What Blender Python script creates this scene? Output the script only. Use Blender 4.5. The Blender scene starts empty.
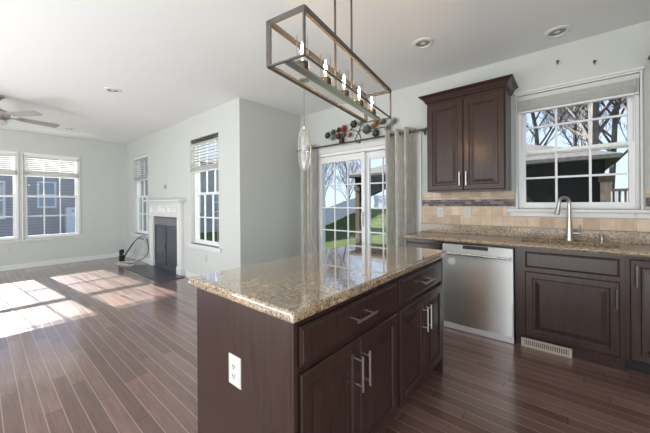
import bpy, bmesh, math, random
from mathutils import Vector, Matrix
PI = math.pi
SC = bpy.context.scene
COL = SC.collection

# ------------------------------------------------------------------ camera
cam_d = bpy.data.cameras.new('camera'); cam = bpy.data.objects.new('camera', cam_d); COL.objects.link(cam)
cam_d.sensor_width = 36.0; cam_d.lens = 36.0 * 289.94 / 650.0
cam_d.shift_y = -(216.5 - 202.84) / 650.0
cam_d.clip_start = 0.02; cam_d.clip_end = 500
cam.matrix_world = Matrix.Translation((0, 0, 1.2747)) @ Matrix.Rotation(0.6979, 4, 'Z') @ Matrix.Rotation(PI/2, 4, 'X') @ Matrix.Rotation(-0.0069, 4, 'Z')
SC.camera = cam

# ------------------------------------------------------------------ world, sun, added fill lamps, exposure
wd = bpy.data.worlds.new('sky'); SC.world = wd; wd.use_nodes = True
nt = wd.node_tree; nt.nodes.clear()
wo = nt.nodes.new('ShaderNodeOutputWorld'); bg = nt.nodes.new('ShaderNodeBackground')
tc = nt.nodes.new('ShaderNodeTexCoord'); sp = nt.nodes.new('ShaderNodeSeparateXYZ'); rp = nt.nodes.new('ShaderNodeValToRGB')
nt.links.new(tc.outputs['Generated'], sp.inputs[0]); nt.links.new(sp.outputs['Z'], rp.inputs[0])
rp.color_ramp.elements[0].position = 0.0; rp.color_ramp.elements[0].color = (0.62, 0.74, 0.92, 1)
rp.color_ramp.elements[1].position = 0.55; rp.color_ramp.elements[1].color = (0.36, 0.46, 0.76, 1)
nt.links.new(rp.outputs[0], bg.inputs[0]); bg.inputs[1].default_value = 0.95
nt.links.new(bg.outputs[0], wo.inputs[0])

sun_d = bpy.data.lights.new('sun', 'SUN'); sun_d.energy = 15.0; sun_d.angle = math.radians(0.5); sun_d.color = (1.0, 0.95, 0.89)
sun = bpy.data.objects.new('sun', sun_d); COL.objects.link(sun)
sun.rotation_euler = Vector((1.0, 0.104, -0.44)).to_track_quat('-Z', 'Y').to_euler()

def area(name, loc, aim, sx, sy, power, color=(1, 1, 1)):
    d = bpy.data.lights.new(name, 'AREA'); d.shape = 'RECTANGLE'; d.size = sx; d.size_y = sy; d.energy = power; d.color = color
    o = bpy.data.objects.new(name, d); COL.objects.link(o); o.location = loc
    o.rotation_euler = Vector(aim).to_track_quat('-Z', 'Y').to_euler()
    return o
area('rear_fill_light', (-3.0, -3.8, 1.5), (0.1, 1, 0.05), 7.5, 2.2, 75, (0.96, 0.98, 1.0))  # added fill lamp behind the camera, lifts the whole interior
area('side_fill_light', (1.8, -1.6, 1.5), (-1, 0.35, 0.0), 2.6, 2.2, 55, (0.96, 0.98, 1.0))  # added fill lamp by the unseen right wall
area('upward_fill_light', (-2.6, -2.2, 0.25), (0, 0.3, 1), 7.0, 2.4, 180, (0.95, 0.98, 1.0))  # added lamp near the floor, out of view, brightens the ceiling from below

SC.view_settings.view_transform = 'Standard'; SC.view_settings.look = 'None'
SC.view_settings.exposure = 0.68; SC.view_settings.gamma = 1.0; SC.view_settings.use_curve_mapping = False

# ------------------------------------------------------------------ materials
def new_mat(name):
    m = bpy.data.materials.new(name); m.use_nodes = True
    b = m.node_tree.nodes['Principled BSDF']
    return m, m.node_tree, b
def simple(name, col, rough=0.5, metal=0.0, spec=0.5, bump=0.0, bscale=200, var=0.0, vscale=8, coat=0.0):
    m, t, b = new_mat(name)
    b.inputs['Base Color'].default_value = (*col, 1); b.inputs['Roughness'].default_value = rough
    b.inputs['Metallic'].default_value = metal; b.inputs['Specular IOR Level'].default_value = spec
    b.inputs['Coat Weight'].default_value = coat
    co = t.nodes.new('ShaderNodeTexCoord')
    if var:
        n = t.nodes.new('ShaderNodeTexNoise'); n.inputs['Scale'].default_value = vscale; n.inputs['Detail'].default_value = 4
        t.links.new(co.outputs['Object'], n.inputs['Vector'])
        r = t.nodes.new('ShaderNodeValToRGB')
        r.color_ramp.elements[0].position = 0.3; r.color_ramp.elements[1].position = 0.7
        r.color_ramp.elements[0].color = (*[c*(1-var) for c in col], 1); r.color_ramp.elements[1].color = (*[min(1, c*(1+var)) for c in col], 1)
        t.links.new(n.outputs['Fac'], r.inputs[0]); t.links.new(r.outputs[0], b.inputs['Base Color'])
    if bump:
        n = t.nodes.new('ShaderNodeTexNoise'); n.inputs['Scale'].default_value = bscale
        t.links.new(co.outputs['Object'], n.inputs['Vector'])
        bp = t.nodes.new('ShaderNodeBump'); bp.inputs['Strength'].default_value = bump; bp.inputs['Distance'].default_value = 0.002
        t.links.new(n.outputs['Fac'], bp.inputs['Height']); t.links.new(bp.outputs[0], b.inputs['Normal'])
    return m
def math_n(t, op, a, b=None):
    n = t.nodes.new('ShaderNodeMath'); n.operation = op
    for i, x in enumerate((a, b)):
        if x is None: continue
        if isinstance(x, (int, float)): n.inputs[i].default_value = x
        else: t.links.new(x, n.inputs[i])
    return n.outputs[0]
def ramp(t, src, stops, interp='LINEAR'):
    r = t.nodes.new('ShaderNodeValToRGB'); r.color_ramp.interpolation = interp
    e = r.color_ramp.elements
    while len(e) < len(stops): e.new(0.5)
    for i, (p, c) in enumerate(stops):
        e[i].position = p; e[i].color = (*c, 1)
    t.links.new(src, r.inputs[0]); return r.outputs[0]
def mix(t, fac, a, b, blend='MIX'):
    n = t.nodes.new('ShaderNodeMix'); n.data_type = 'RGBA'; n.blend_type = blend
    for s, x in ((0, fac), (6, a), (7, b)):
        if isinstance(x, (int, float)): n.inputs[s].default_value = x
        elif isinstance(x, tuple): n.inputs[s].default_value = (*x, 1)
        else: t.links.new(x, n.inputs[s])
    return n.outputs[2]
def coords(t, kind='Object'):
    co = t.nodes.new('ShaderNodeTexCoord'); s = t.nodes.new('ShaderNodeSeparateXYZ')
    t.links.new(co.outputs[kind], s.inputs[0]); return co.outputs[kind], s.outputs[0], s.outputs[1], s.outputs[2]

def floor_material():
    m, t, b = new_mat('wood_floor')
    V, x, y, z = coords(t)
    h, L = 0.0826, 0.95
    yy = math_n(t, 'DIVIDE', y, h); row = math_n(t, 'FLOOR', yy)
    wn = t.nodes.new('ShaderNodeTexWhiteNoise'); wn.noise_dimensions = '1D'; t.links.new(row, wn.inputs['W'])
    xo = math_n(t, 'ADD', math_n(t, 'DIVIDE', x, L), math_n(t, 'MULTIPLY', wn.outputs['Value'], 7.0))
    col = math_n(t, 'FLOOR', xo)
    cx = t.nodes.new('ShaderNodeCombineXYZ'); t.links.new(row, cx.inputs[0]); t.links.new(col, cx.inputs[1])
    w2 = t.nodes.new('ShaderNodeTexWhiteNoise'); w2.noise_dimensions = '2D'; t.links.new(cx.outputs[0], w2.inputs['Vector'])
    base = ramp(t, w2.outputs['Value'], [(0.0, (0.120, 0.058, 0.046)), (0.5, (0.165, 0.085, 0.068)), (1.0, (0.215, 0.120, 0.098))])
    gv = t.nodes.new('ShaderNodeVectorMath'); gv.operation = 'MULTIPLY'; gv.inputs[1].default_value = (2.5, 45, 1); t.links.new(V, gv.inputs[0])
    ga = t.nodes.new('ShaderNodeVectorMath'); ga.operation = 'ADD'; t.links.new(gv.outputs[0], ga.inputs[0]); t.links.new(w2.outputs['Color'], ga.inputs[1])
    n = t.nodes.new('ShaderNodeTexNoise'); n.inputs['Scale'].default_value = 1.6; n.inputs['Detail'].default_value = 5; t.links.new(ga.outputs[0], n.inputs['Vector'])
    gr = ramp(t, n.outputs['Fac'], [(0.3, (0.72, 0.72, 0.72)), (0.7, (1.2, 1.2, 1.2))])
    c = mix(t, 1.0, base, gr, 'MULTIPLY')
    fy = math_n(t, 'FRACT', yy); fx = math_n(t, 'FRACT', xo)
    ey = math_n(t, 'MINIMUM', fy, math_n(t, 'SUBTRACT', 1.0, fy)); ex = math_n(t, 'MINIMUM', fx, math_n(t, 'SUBTRACT', 1.0, fx))
    gy = math_n(t, 'LESS_THAN', ey, 0.030); gx = math_n(t, 'LESS_THAN', ex, 0.0022)
    c = mix(t, gy, c, (0.34, 0.25, 0.215)); c = mix(t, gx, c, (0.022, 0.012, 0.010))  # long seams lightened: glints off the plank bevels painted into the colour
    t.links.new(c, b.inputs['Base Color'])
    rn = t.nodes.new('ShaderNodeTexNoise'); rn.inputs['Scale'].default_value = 2.2; t.links.new(V, rn.inputs['Vector'])
    rr = math_n(t, 'ADD', math_n(t, 'MULTIPLY', rn.outputs['Fac'], 0.08), 0.26)
    t.links.new(rr, b.inputs['Roughness'])
    b.inputs['Specular IOR Level'].default_value = 0.55; b.inputs['Coat Weight'].default_value = 1.0; b.inputs['Coat Roughness'].default_value = 0.16
    hb = math_n(t, 'ADD', math_n(t, 'MINIMUM', math_n(t, 'MULTIPLY', ey, 12.0), 1.0), math_n(t, 'MULTIPLY', n.outputs['Fac'], 0.0))
    bp = t.nodes.new('ShaderNodeBump'); bp.inputs['Strength'].default_value = 0.25; bp.inputs['Distance'].default_value = 0.002
    t.links.new(hb, bp.inputs['Height']); t.links.new(bp.outputs[0], b.inputs['Normal'])
    return m
def granite_material(name, coat, rough=0.08):
    m, t, b = new_mat(name)
    V, x, y, z = coords(t)
    dn = t.nodes.new('ShaderNodeTexNoise'); dn.inputs['Scale'].default_value = 14; dn.inputs['Detail'].default_value = 3; t.links.new(V, dn.inputs['Vector'])
    dv = t.nodes.new('ShaderNodeMix'); dv.data_type = 'VECTOR'; dv.inputs[0].default_value = 0.04
    t.links.new(V, dv.inputs[4]); t.links.new(dn.outputs['Color'], dv.inputs[5])
    n1 = t.nodes.new('ShaderNodeTexNoise'); n1.inputs['Scale'].default_value = 92; n1.inputs['Detail'].default_value = 6; n1.inputs['Roughness'].default_value = 0.7; t.links.new(dv.outputs[1], n1.inputs['Vector'])
    c = ramp(t, n1.outputs['Fac'], [(0.30, (0.07, 0.05, 0.037)), (0.41, (0.22, 0.15, 0.09)), (0.50, (0.35, 0.262, 0.17)), (0.58, (0.45, 0.355, 0.24)), (0.70, (0.36, 0.265, 0.17))])
    v = t.nodes.new('ShaderNodeTexVoronoi'); v.inputs['Scale'].default_value = 165; t.links.new(dv.outputs[1], v.inputs['Vector'])
    sv = t.nodes.new('ShaderNodeSeparateColor'); t.links.new(v.outputs['Color'], sv.inputs[0])
    dk = math_n(t, 'GREATER_THAN', sv.outputs[0], 0.83); c = mix(t, math_n(t, 'MULTIPLY', dk, 0.75), c, (0.035, 0.026, 0.022))
    lt = math_n(t, 'LESS_THAN', sv.outputs[1], 0.16); c = mix(t, math_n(t, 'MULTIPLY', lt, 0.5), c, (0.60, 0.54, 0.44))
    rs = math_n(t, 'GREATER_THAN', sv.outputs[2], 0.88); c = mix(t, math_n(t, 'MULTIPLY', rs, 0.6), c, (0.30, 0.17, 0.09))
    n2 = t.nodes.new('ShaderNodeTexNoise'); n2.inputs['Scale'].default_value = 5; n2.inputs['Detail'].default_value = 2; t.links.new(V, n2.inputs['Vector'])
    g = ramp(t, n2.outputs['Fac'], [(0.3, (0.8, 0.8, 0.8)), (0.7, (1.15, 1.12, 1.08))])
    c = mix(t, 1.0, c, g, 'MULTIPLY')
    t.links.new(c, b.inputs['Base Color']); b.inputs['Roughness'].default_value = rough; b.inputs['Specular IOR Level'].default_value = 0.6; b.inputs['Coat Weight'].default_value = coat; b.inputs['Coat Roughness'].default_value = 0.015; b.inputs['Coat IOR'].default_value = 1.6
    return m
def wood_dark():
    m, t, b = new_mat('espresso_wood')
    V, x, y, z = coords(t)
    gv = t.nodes.new('ShaderNodeVectorMath'); gv.operation = 'MULTIPLY'; gv.inputs[1].default_value = (30, 30, 2.5); t.links.new(V, gv.inputs[0])
    n = t.nodes.new('ShaderNodeTexNoise'); n.inputs['Scale'].default_value = 1.5; n.inputs['Detail'].default_value = 5; t.links.new(gv.outputs[0], n.inputs['Vector'])
    c = ramp(t, n.outputs['Fac'], [(0.3, (0.036, 0.019, 0.0155)), (0.7, (0.046, 0.025, 0.0205))])
    t.links.new(c, b.inputs['Base Color']); b.inputs['Roughness'].default_value = 0.23; b.inputs['Specular IOR Level'].default_value = 0.36
    return m
def tile_material():
    m, t, b = new_mat('stone_tile')
    V, x, y, z = coords(t)
    zz = math_n(t, 'DIVIDE', math_n(t, 'SUBTRACT', z, 1.016), 0.105); xx = math_n(t, 'DIVIDE', x, 0.105)
    row = math_n(t, 'FLOOR', zz); col = math_n(t, 'FLOOR', xx)
    cx = t.nodes.new('ShaderNodeCombineXYZ'); t.links.new(row, cx.inputs[0]); t.links.new(col, cx.inputs[1])
    w2 = t.nodes.new('ShaderNodeTexWhiteNoise'); w2.noise_dimensions = '2D'; t.links.new(cx.outputs[0], w2.inputs['Vector'])
    c = ramp(t, w2.outputs['Value'], [(0.0, (0.47, 0.345, 0.235)), (0.5, (0.60, 0.465, 0.335)), (1.0, (0.70, 0.57, 0.43))])
    n = t.nodes.new('ShaderNodeTexNoise'); n.inputs['Scale'].default_value = 14; n.inputs['Detail'].default_value = 6; t.links.new(V, n.inputs['Vector'])
    c = mix(t, 1.0, c, ramp(t, n.outputs['Fac'], [(0.3, (0.86, 0.84, 0.82)), (0.7, (1.1, 1.1, 1.1))]), 'MULTIPLY')
    def edge(f, w):
        f = math_n(t, 'FRACT', f); return math_n(t, 'LESS_THAN', math_n(t, 'MINIMUM', f, math_n(t, 'SUBTRACT', 1.0, f)), w)
    g = math_n(t, 'MAXIMUM', edge(xx, 0.022), edge(zz, 0.022))
    c = mix(t, g, c, (0.42, 0.33, 0.26))
    t.links.new(c, b.inputs['Base Color']); b.inputs['Roughness'].default_value = 0.45
    return m
def mosaic_material():
    m, t, b = new_mat('mosaic_tile')
    V, x, y, z = coords(t)
    zz = math_n(t, 'DIVIDE', math_n(t, 'SUBTRACT', z, 1.226), 0.0253); row = math_n(t, 'FLOOR', zz)
    xx = math_n(t, 'ADD', math_n(t, 'DIVIDE', x, 0.062), math_n(t, 'MULTIPLY', row, 0.37)); col = math_n(t, 'FLOOR', xx)
    cx = t.nodes.new('ShaderNodeCombineXYZ'); t.links.new(row, cx.inputs[0]); t.links.new(col, cx.inputs[1])
    w2 = t.nodes.new('ShaderNodeTexWhiteNoise'); w2.noise_dimensions = '2D'; t.links.new(cx.outputs[0], w2.inputs['Vector'])
    c = ramp(t, w2.outputs['Value'], [(0.0, (0.015, 0.012, 0.012)), (0.3, (0.05, 0.038, 0.034)), (0.55, (0.10, 0.08, 0.075)), (0.8, (0.20, 0.15, 0.13)), (0.93, (0.33, 0.29, 0.27))], 'CONSTANT')
    def edge(f, w):
        f = math_n(t, 'FRACT', f); return math_n(t, 'LESS_THAN', math_n(t, 'MINIMUM', f, math_n(t, 'SUBTRACT', 1.0, f)), w)
    c = mix(t, math_n(t, 'MAXIMUM', edge(xx, 0.03), edge(zz, 0.06)), c, (0.20, 0.16, 0.13))
    t.links.new(c, b.inputs['Base Color']); b.inputs['Roughness'].default_value = 0.4
    return m
def steel_aniso(name, col, rough, an, rot=0.0):
    m, t, b = new_mat(name)
    b.inputs['Base Color'].default_value = (*col, 1); b.inputs['Metallic'].default_value = 1.0; b.inputs['Roughness'].default_value = rough
    b.inputs['Anisotropic'].default_value = an; b.inputs['Anisotropic Rotation'].default_value = rot
    tg = t.nodes.new('ShaderNodeTangent'); tg.direction_type = 'RADIAL'; tg.axis = 'Z'
    t.links.new(tg.outputs[0], b.inputs['Tangent'])
    return m
def pane_material(name='window_glass', refl=0.06, tint=(0.97, 0.985, 0.98)):
    m = bpy.data.materials.new(name); m.use_nodes = True; t = m.node_tree; t.nodes.clear()
    o = t.nodes.new('ShaderNodeOutputMaterial'); mx = t.nodes.new('ShaderNodeMixShader')
    tr = t.nodes.new('ShaderNodeBsdfTransparent'); tr.inputs[0].default_value = (*tint, 1)
    gl = t.nodes.new('ShaderNodeBsdfGlossy'); gl.inputs['Roughness'].default_value = 0.02
    lw = t.nodes.new('ShaderNodeLayerWeight'); lw.inputs['Blend'].default_value = 0.08
    f = math_n(t, 'ADD', math_n(t, 'MULTIPLY', lw.outputs['Fresnel'], 0.5), refl*0.15)
    t.links.new(f, mx.inputs[0]); t.links.new(tr.outputs[0], mx.inputs[1]); t.links.new(gl.outputs[0], mx.inputs[2]); t.links.new(mx.outputs[0], o.inputs[0])
    return m
def frosted_glass():
    m = bpy.data.materials.new('rippled_lamp_glass'); m.use_nodes = True; t = m.node_tree; t.nodes.clear()
    o = t.nodes.new('ShaderNodeOutputMaterial'); mx = t.nodes.new('ShaderNodeMixShader'); m2 = t.nodes.new('ShaderNodeMixShader')
    tr = t.nodes.new('ShaderNodeBsdfTransparent'); gl = t.nodes.new('ShaderNodeBsdfGlossy'); gl.inputs['Roughness'].default_value = 0.15
    tl = t.nodes.new('ShaderNodeBsdfDiffuse'); tl.inputs[0].default_value = (0.85, 0.85, 0.84, 1)
    co = t.nodes.new('ShaderNodeTexCoord'); n = t.nodes.new('ShaderNodeTexNoise'); n.inputs['Scale'].default_value = 45; t.links.new(co.outputs['Object'], n.inputs['Vector'])
    f = math_n(t, 'MULTIPLY', n.outputs['Fac'], 0.24)
    t.links.new(f, mx.inputs[0]); t.links.new(tr.outputs[0], mx.inputs[1]); t.links.new(tl.outputs[0], mx.inputs[2])
    m2.inputs[0].default_value = 0.12; t.links.new(mx.outputs[0], m2.inputs[1]); t.links.new(gl.outputs[0], m2.inputs[2]); t.links.new(m2.outputs[0], o.inputs[0])
    return m
def emission(name, col, s):
    m = bpy.data.materials.new(name); m.use_nodes = True; t = m.node_tree; t.nodes.clear()
    o = t.nodes.new('ShaderNodeOutputMaterial'); e = t.nodes.new('ShaderNodeEmission'); e.inputs[0].default_value = (*col, 1); e.inputs[1].default_value = s
    t.links.new(e.outputs[0], o.inputs[0]); return m
def curtain_material():
    m, t, b = new_mat('curtain_fabric')
    V, x, y, z = coords(t)
    gv = t.nodes.new('ShaderNodeVectorMath'); gv.operation = 'MULTIPLY'; gv.inputs[1].default_value = (70, 70, 5); t.links.new(V, gv.inputs[0])
    n = t.nodes.new('ShaderNodeTexNoise'); n.inputs['Scale'].default_value = 1.5; n.inputs['Detail'].default_value = 6; t.links.new(gv.outputs[0], n.inputs['Vector'])
    c = ramp(t, n.outputs['Fac'], [(0.30, (0.33, 0.325, 0.285)), (0.5, (0.45, 0.445, 0.40)), (0.7, (0.66, 0.655, 0.61))])
    t.links.new(c, b.inputs['Base Color']); b.inputs['Roughness'].default_value = 0.5
    b.inputs['Sheen Weight'].default_value = 0.3
    return m
def siding_material():
    m, t, b = new_mat('lap_siding')
    V, x, y, z = coords(t)
    f = math_n(t, 'FRACT', math_n(t, 'DIVIDE', z, 0.16))
    c = mix(t, math_n(t, 'LESS_THAN', f, 0.12), (0.44, 0.42, 0.42), (0.25, 0.24, 0.25))
    t.links.new(c, b.inputs['Base Color']); b.inputs['Roughness'].default_value = 0.7
    return m
def lawn_material():
    m, t, b = new_mat('grass')
    V, x, y, z = coords(t)
    n = t.nodes.new('ShaderNodeTexNoise'); n.inputs['Scale'].default_value = 1.2; n.inputs['Detail'].default_value = 10; n.inputs['Roughness'].default_value = 0.75; t.links.new(V, n.inputs['Vector'])
    c = ramp(t, n.outputs['Fac'], [(0.3, (0.034, 0.056, 0.012)), (0.5, (0.060, 0.088, 0.022)), (0.7, (0.09, 0.11, 0.038))])
    t.links.new(c, b.inputs['Base Color']); b.inputs['Roughness'].default_value = 0.9; b.inputs['Specular IOR Level'].default_value = 0.1
    return m
def translucent_blind():
    m, t, b = new_mat('blind_vinyl')
    b.inputs['Base Color'].default_value = (0.80, 0.80, 0.78, 1); b.inputs['Roughness'].default_value = 0.5
    o = t.nodes['Material Output']; tl = t.nodes.new('ShaderNodeBsdfTranslucent'); tl.inputs[0].default_value = (0.85, 0.84, 0.8, 1)
    mx = t.nodes.new('ShaderNodeMixShader'); mx.inputs[0].default_value = 0.16
    t.links.new(b.outputs[0], mx.inputs[1]); t.links.new(tl.outputs[0], mx.inputs[2]); t.links.new(mx.outputs[0], o.inputs[0])
    return m

M = dict(
    wall=simple('wall_paint', (0.560, 0.582, 0.555), 0.6, spec=0.3, bump=0.08, bscale=260),
    ceiling=simple('ceiling_paint', (0.765, 0.785, 0.785), 0.8, spec=0.2, bump=0.08, bscale=200),
    white=simple('white_trim_paint', (0.70, 0.71, 0.70), 0.35),
    vinyl=simple('white_vinyl', (0.82, 0.83, 0.83), 0.3),
    plastic=simple('white_plastic', (0.58, 0.57, 0.55), 0.35),
    slot=simple('dark_slot', (0.03, 0.03, 0.03), 0.6),
    floor=floor_material(), granite=granite_material('polished_granite', 1.0), granite_worktop=granite_material('granite', 0.0, 0.2), wood=wood_dark(), tile=tile_material(), mosaic=mosaic_material(),
    steel=steel_aniso('brushed_steel', (0.66, 0.68, 0.69), 0.38, 1.0, 0.25),
    steel_plain=simple('plain_steel', (0.62, 0.63, 0.64), 0.25, 1.0),
    bright_steel=simple('bright_steel_strip', (0.78, 0.79, 0.80), 0.35, 0.7),
    nickel=simple('brushed_nickel', (0.54, 0.52, 0.49), 0.28, 1.0),
    bronze=simple('dark_bronze', (0.10, 0.085, 0.075), 0.4, 0.7),
    pewter=simple('aged_pewter', (0.085, 0.08, 0.075), 0.75, 0.0, var=0.15, vscale=30),
    black=simple('black_plastic', (0.018, 0.018, 0.02), 0.35),
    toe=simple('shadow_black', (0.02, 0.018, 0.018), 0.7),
    baffle=simple('grey_baffle', (0.27, 0.27, 0.27), 0.6), slate=simple('dark_slate', (0.060, 0.064, 0.075), 0.32, var=0.25, vscale=12),
    slate_lt=simple('grey_slate', (0.16, 0.165, 0.18), 0.4, var=0.15, vscale=20),
    firebox=simple('firebox_glass', (0.060, 0.062, 0.082), 0.2, spec=0.6),
    pane=pane_material(), frosted=frosted_glass(), clear=pane_material('clear_lamp_glass', 0.06, (0.985, 0.985, 0.985)),
    bulb=emission('bulb_glow', (1.0, 0.60, 0.27), 120.0),
    candle=simple('candle_sleeve', (0.80, 0.62, 0.42), 0.5),
    curtain=curtain_material(), blind=translucent_blind(),
    valance=simple('blind_rail_grey', (0.60, 0.60, 0.57), 0.5),
    fan=simple('fan_blade_grey', (0.33, 0.32, 0.31), 0.45), beige=simple('register_cream', (0.46, 0.40, 0.33), 0.4),
    siding=siding_material(), grass=lawn_material(),
    roof=simple('roof_shingle', (0.12, 0.11, 0.105), 0.9, var=0.3, vscale=14),
    cedar=simple('cedar_post', (0.55, 0.37, 0.24), 0.7, var=0.25, vscale=9), brown=simple('brown_stain', (0.13, 0.085, 0.06), 0.7, var=0.2, vscale=9),
    drape=simple('charcoal_mesh_drape', (0.010, 0.010, 0.011), 0.9, spec=0.05), bark=simple('bark', (0.11, 0.092, 0.082), 0.9, var=0.35, vscale=6, bump=0.4, bscale=20),
    fence=simple('fence_vinyl', (0.74, 0.77, 0.80), 0.45), houseglass=simple('house_window_glass', (0.30, 0.36, 0.42), 0.08, spec=0.8),
    rust=simple('rust_brown', (0.40, 0.17, 0.08), 0.7, var=0.2, vscale=20), patio=simple('patio_stone', (0.42, 0.41, 0.40), 0.85, var=0.1, vscale=3),
)
for k, c in dict(p_green=(0.035, 0.05, 0.04), p_teal=(0.09, 0.13, 0.12), p_red=(0.33, 0.05, 0.045), p_dred=(0.09, 0.03, 0.028), p_slate=(0.08, 0.095, 0.11), p_rust=(0.33, 0.13, 0.07), p_olive=(0.22, 0.17, 0.08), p_grey=(0.24, 0.26, 0.23), p_pink=(0.33, 0.19, 0.17)).items():
    M[k] = simple('petal_' + k[2:], c, 0.45, 0.4)

# ------------------------------------------------------------------ mesh helpers
WL = {}
class Fr:                                  # a frame on a wall: u across, z up, w out of the face
    def __init__(s, o, U, N): s.o = Vector(o); s.U = Vector(U); s.N = Vector(N)
    def p(s, u, z, w=0.0): return s.o + s.U*u + s.N*w + Vector((0, 0, z))
class MB:
    def __init__(s): s.v = []; s.f = []
    def hexa(s, P):
        b = len(s.v); s.v += [Vector(p) for p in P]
        s.f += [tuple(b+i for i in q) for q in ((0,3,2,1),(4,5,6,7),(0,1,5,4),(1,2,6,5),(2,3,7,6),(3,0,4,7))]; return s
    def box(s, x0, x1, y0, y1, z0, z1):
        return s.hexa([(x0,y0,z0),(x1,y0,z0),(x1,y1,z0),(x0,y1,z0),(x0,y0,z1),(x1,y0,z1),(x1,y1,z1),(x0,y1,z1)])
    def fbox(s, fr, u0, u1, z0, z1, w0, w1):
        return s.hexa([fr.p(u0,z0,w0), fr.p(u1,z0,w0), fr.p(u1,z0,w1), fr.p(u0,z0,w1), fr.p(u0,z1,w0), fr.p(u1,z1,w0), fr.p(u1,z1,w1), fr.p(u0,z1,w1)])
    def mbox(s, mat, x0, x1, y0, y1, z0, z1):
        b = len(s.v); s.box(x0,x1,y0,y1,z0,z1)
        for i in range(b, len(s.v)): s.v[i] = mat @ s.v[i]
        return s
    def rings(s, rs, cap0=True, cap1=True, closed=True):
        b = len(s.v); n = len(rs[0])
        for r in rs: s.v += [Vector(p) for p in r]
        for i in range(len(rs)-1):
            for j in range(n if closed else n-1):
                k = (j+1) % n
                s.f.append((b+i*n+j, b+i*n+k, b+(i+1)*n+k, b+(i+1)*n+j))
        if cap0: s.f.append(tuple(b+j for j in reversed(range(n))))
        if cap1: s.f.append(tuple(b+(len(rs)-1)*n+j for j in range(n)))
        return s
    def lathe(s, prof, c, n=16, axis='Z', sx=1.0, sy=1.0, cap=True):
        c = Vector(c); rs = []
        for r, h in prof:
            ring = []
            for j in range(n):
                a = 2*PI*j/n; p = (r*math.cos(a)*sx, r*math.sin(a)*sy, h)
                if axis == 'Y': p = (p[0], -p[2], p[1])
                elif axis == 'X': p = (p[2], p[0], p[1])
                ring.append(c + Vector(p))
            rs.append(ring)
        return s.rings(rs, cap, cap)
    def tube(s, pts, r, n=8):
        pts = [Vector(p) for p in pts]; rs = []; m = len(pts)
        rad = r if isinstance(r, (list, tuple)) else [r]*m
        up = None
        for i, p in enumerate(pts):
            d = (pts[min(i+1, m-1)] - pts[max(i-1, 0)]).normalized()
            if up is None: up = Vector((0,0,1)) if abs(d.z) < 0.9 else Vector((1,0,0))
            a = d.cross(up).normalized(); up = a.cross(d).normalized()
            rs.append([p + (a*math.cos(2*PI*j/n) + up*math.sin(2*PI*j/n))*rad[i] for j in range(n)])
        return s.rings(rs)
    def panel(s, fr, u0, u1, z0, z1, prof):   # concentric rings: (inset, w)
        return s.rings([[fr.p(u0+i,z0+i,w), fr.p(u1-i,z0+i,w), fr.p(u1-i,z1-i,w), fr.p(u0+i,z1-i,w)] for i, w in prof])
    def prism(s, fr, outline, w0, w1):
        return s.rings([[fr.p(u, z, w0) for u, z in outline], [fr.p(u, z, w1) for u, z in outline]])
    def build(s, name, mat, parent=None, smooth=False, bevel=0.0, seg=2, kind=None, base=None):
        me = bpy.data.meshes.new(name)
        if parent is not None: off = WL[parent]
        elif base is not None: off = Vector(base)
        elif kind == 'structure': off = Vector((0,0,0))
        else:
            lo = [min(v[i] for v in s.v) for i in range(3)]; hi = [max(v[i] for v in s.v) for i in range(3)]
            off = Vector(((lo[0]+hi[0])/2, (lo[1]+hi[1])/2, lo[2]))
        me.from_pydata([tuple(v-off) for v in s.v], [], s.f)
        bm = bmesh.new(); bm.from_mesh(me); bmesh.ops.recalc_face_normals(bm, faces=bm.faces); bm.to_mesh(me); bm.free()
        me.materials.append(M[mat])
        o = bpy.data.objects.new(name, me); COL.objects.link(o); WL[o] = off
        if parent is not None: o.parent = parent
        else: o.location = off
        if smooth:
            for p in me.polygons: p.use_smooth = True
            try: me.set_sharp_from_angle(angle=math.radians(40))
            except Exception: pass
        if bevel:
            b = o.modifiers.new('bevel', 'BEVEL'); b.width = bevel; b.segments = seg; b.limit_method = 'ANGLE'; b.angle_limit = math.radians(40)
        if kind: o['kind'] = kind
        return o
def thing(name, label, cat, loc, group=None):
    o = bpy.data.objects.new(name, None); COL.objects.link(o); o.location = loc; WL[o] = Vector(loc); o.empty_display_size = 0.1
    o['label'] = label; o['category'] = cat
    if group: o['group'] = group
    return o
def tag(o, label, cat, group=None):
    o['label'] = label; o['category'] = cat
    if group: o['group'] = group
    return o
def dup(root, loc, label=None, rotz=0.0, scale=1.0):
    r = root.copy(); COL.objects.link(r); r.location = loc; r.rotation_euler = (0, 0, rotz); r.scale = (scale,)*3
    WL[r] = Vector(loc)
    if label: r['label'] = label
    for ch in list(root.children):
        c = ch.copy(); COL.objects.link(c); c.parent = r
        for g in list(ch.children):
            d = g.copy(); COL.objects.link(d); d.parent = c
    return r

H = 2.75; YS = 3.535; YF = 2.332; XL = -8.40; XR = -3.50; XE = 1.90; YB = -4.0
F_sink = Fr((0, YS, 0), (1, 0, 0), (0, -1, 0))
F_fire = Fr((0, YF, 0), (1, 0, 0), (0, -1, 0))
F_far = Fr((XL, 0, 0), (0, 1, 0), (1, 0, 0))
F_nook = Fr((XR, 0, 0), (0, 1, 0), (1, 0, 0))

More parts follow.
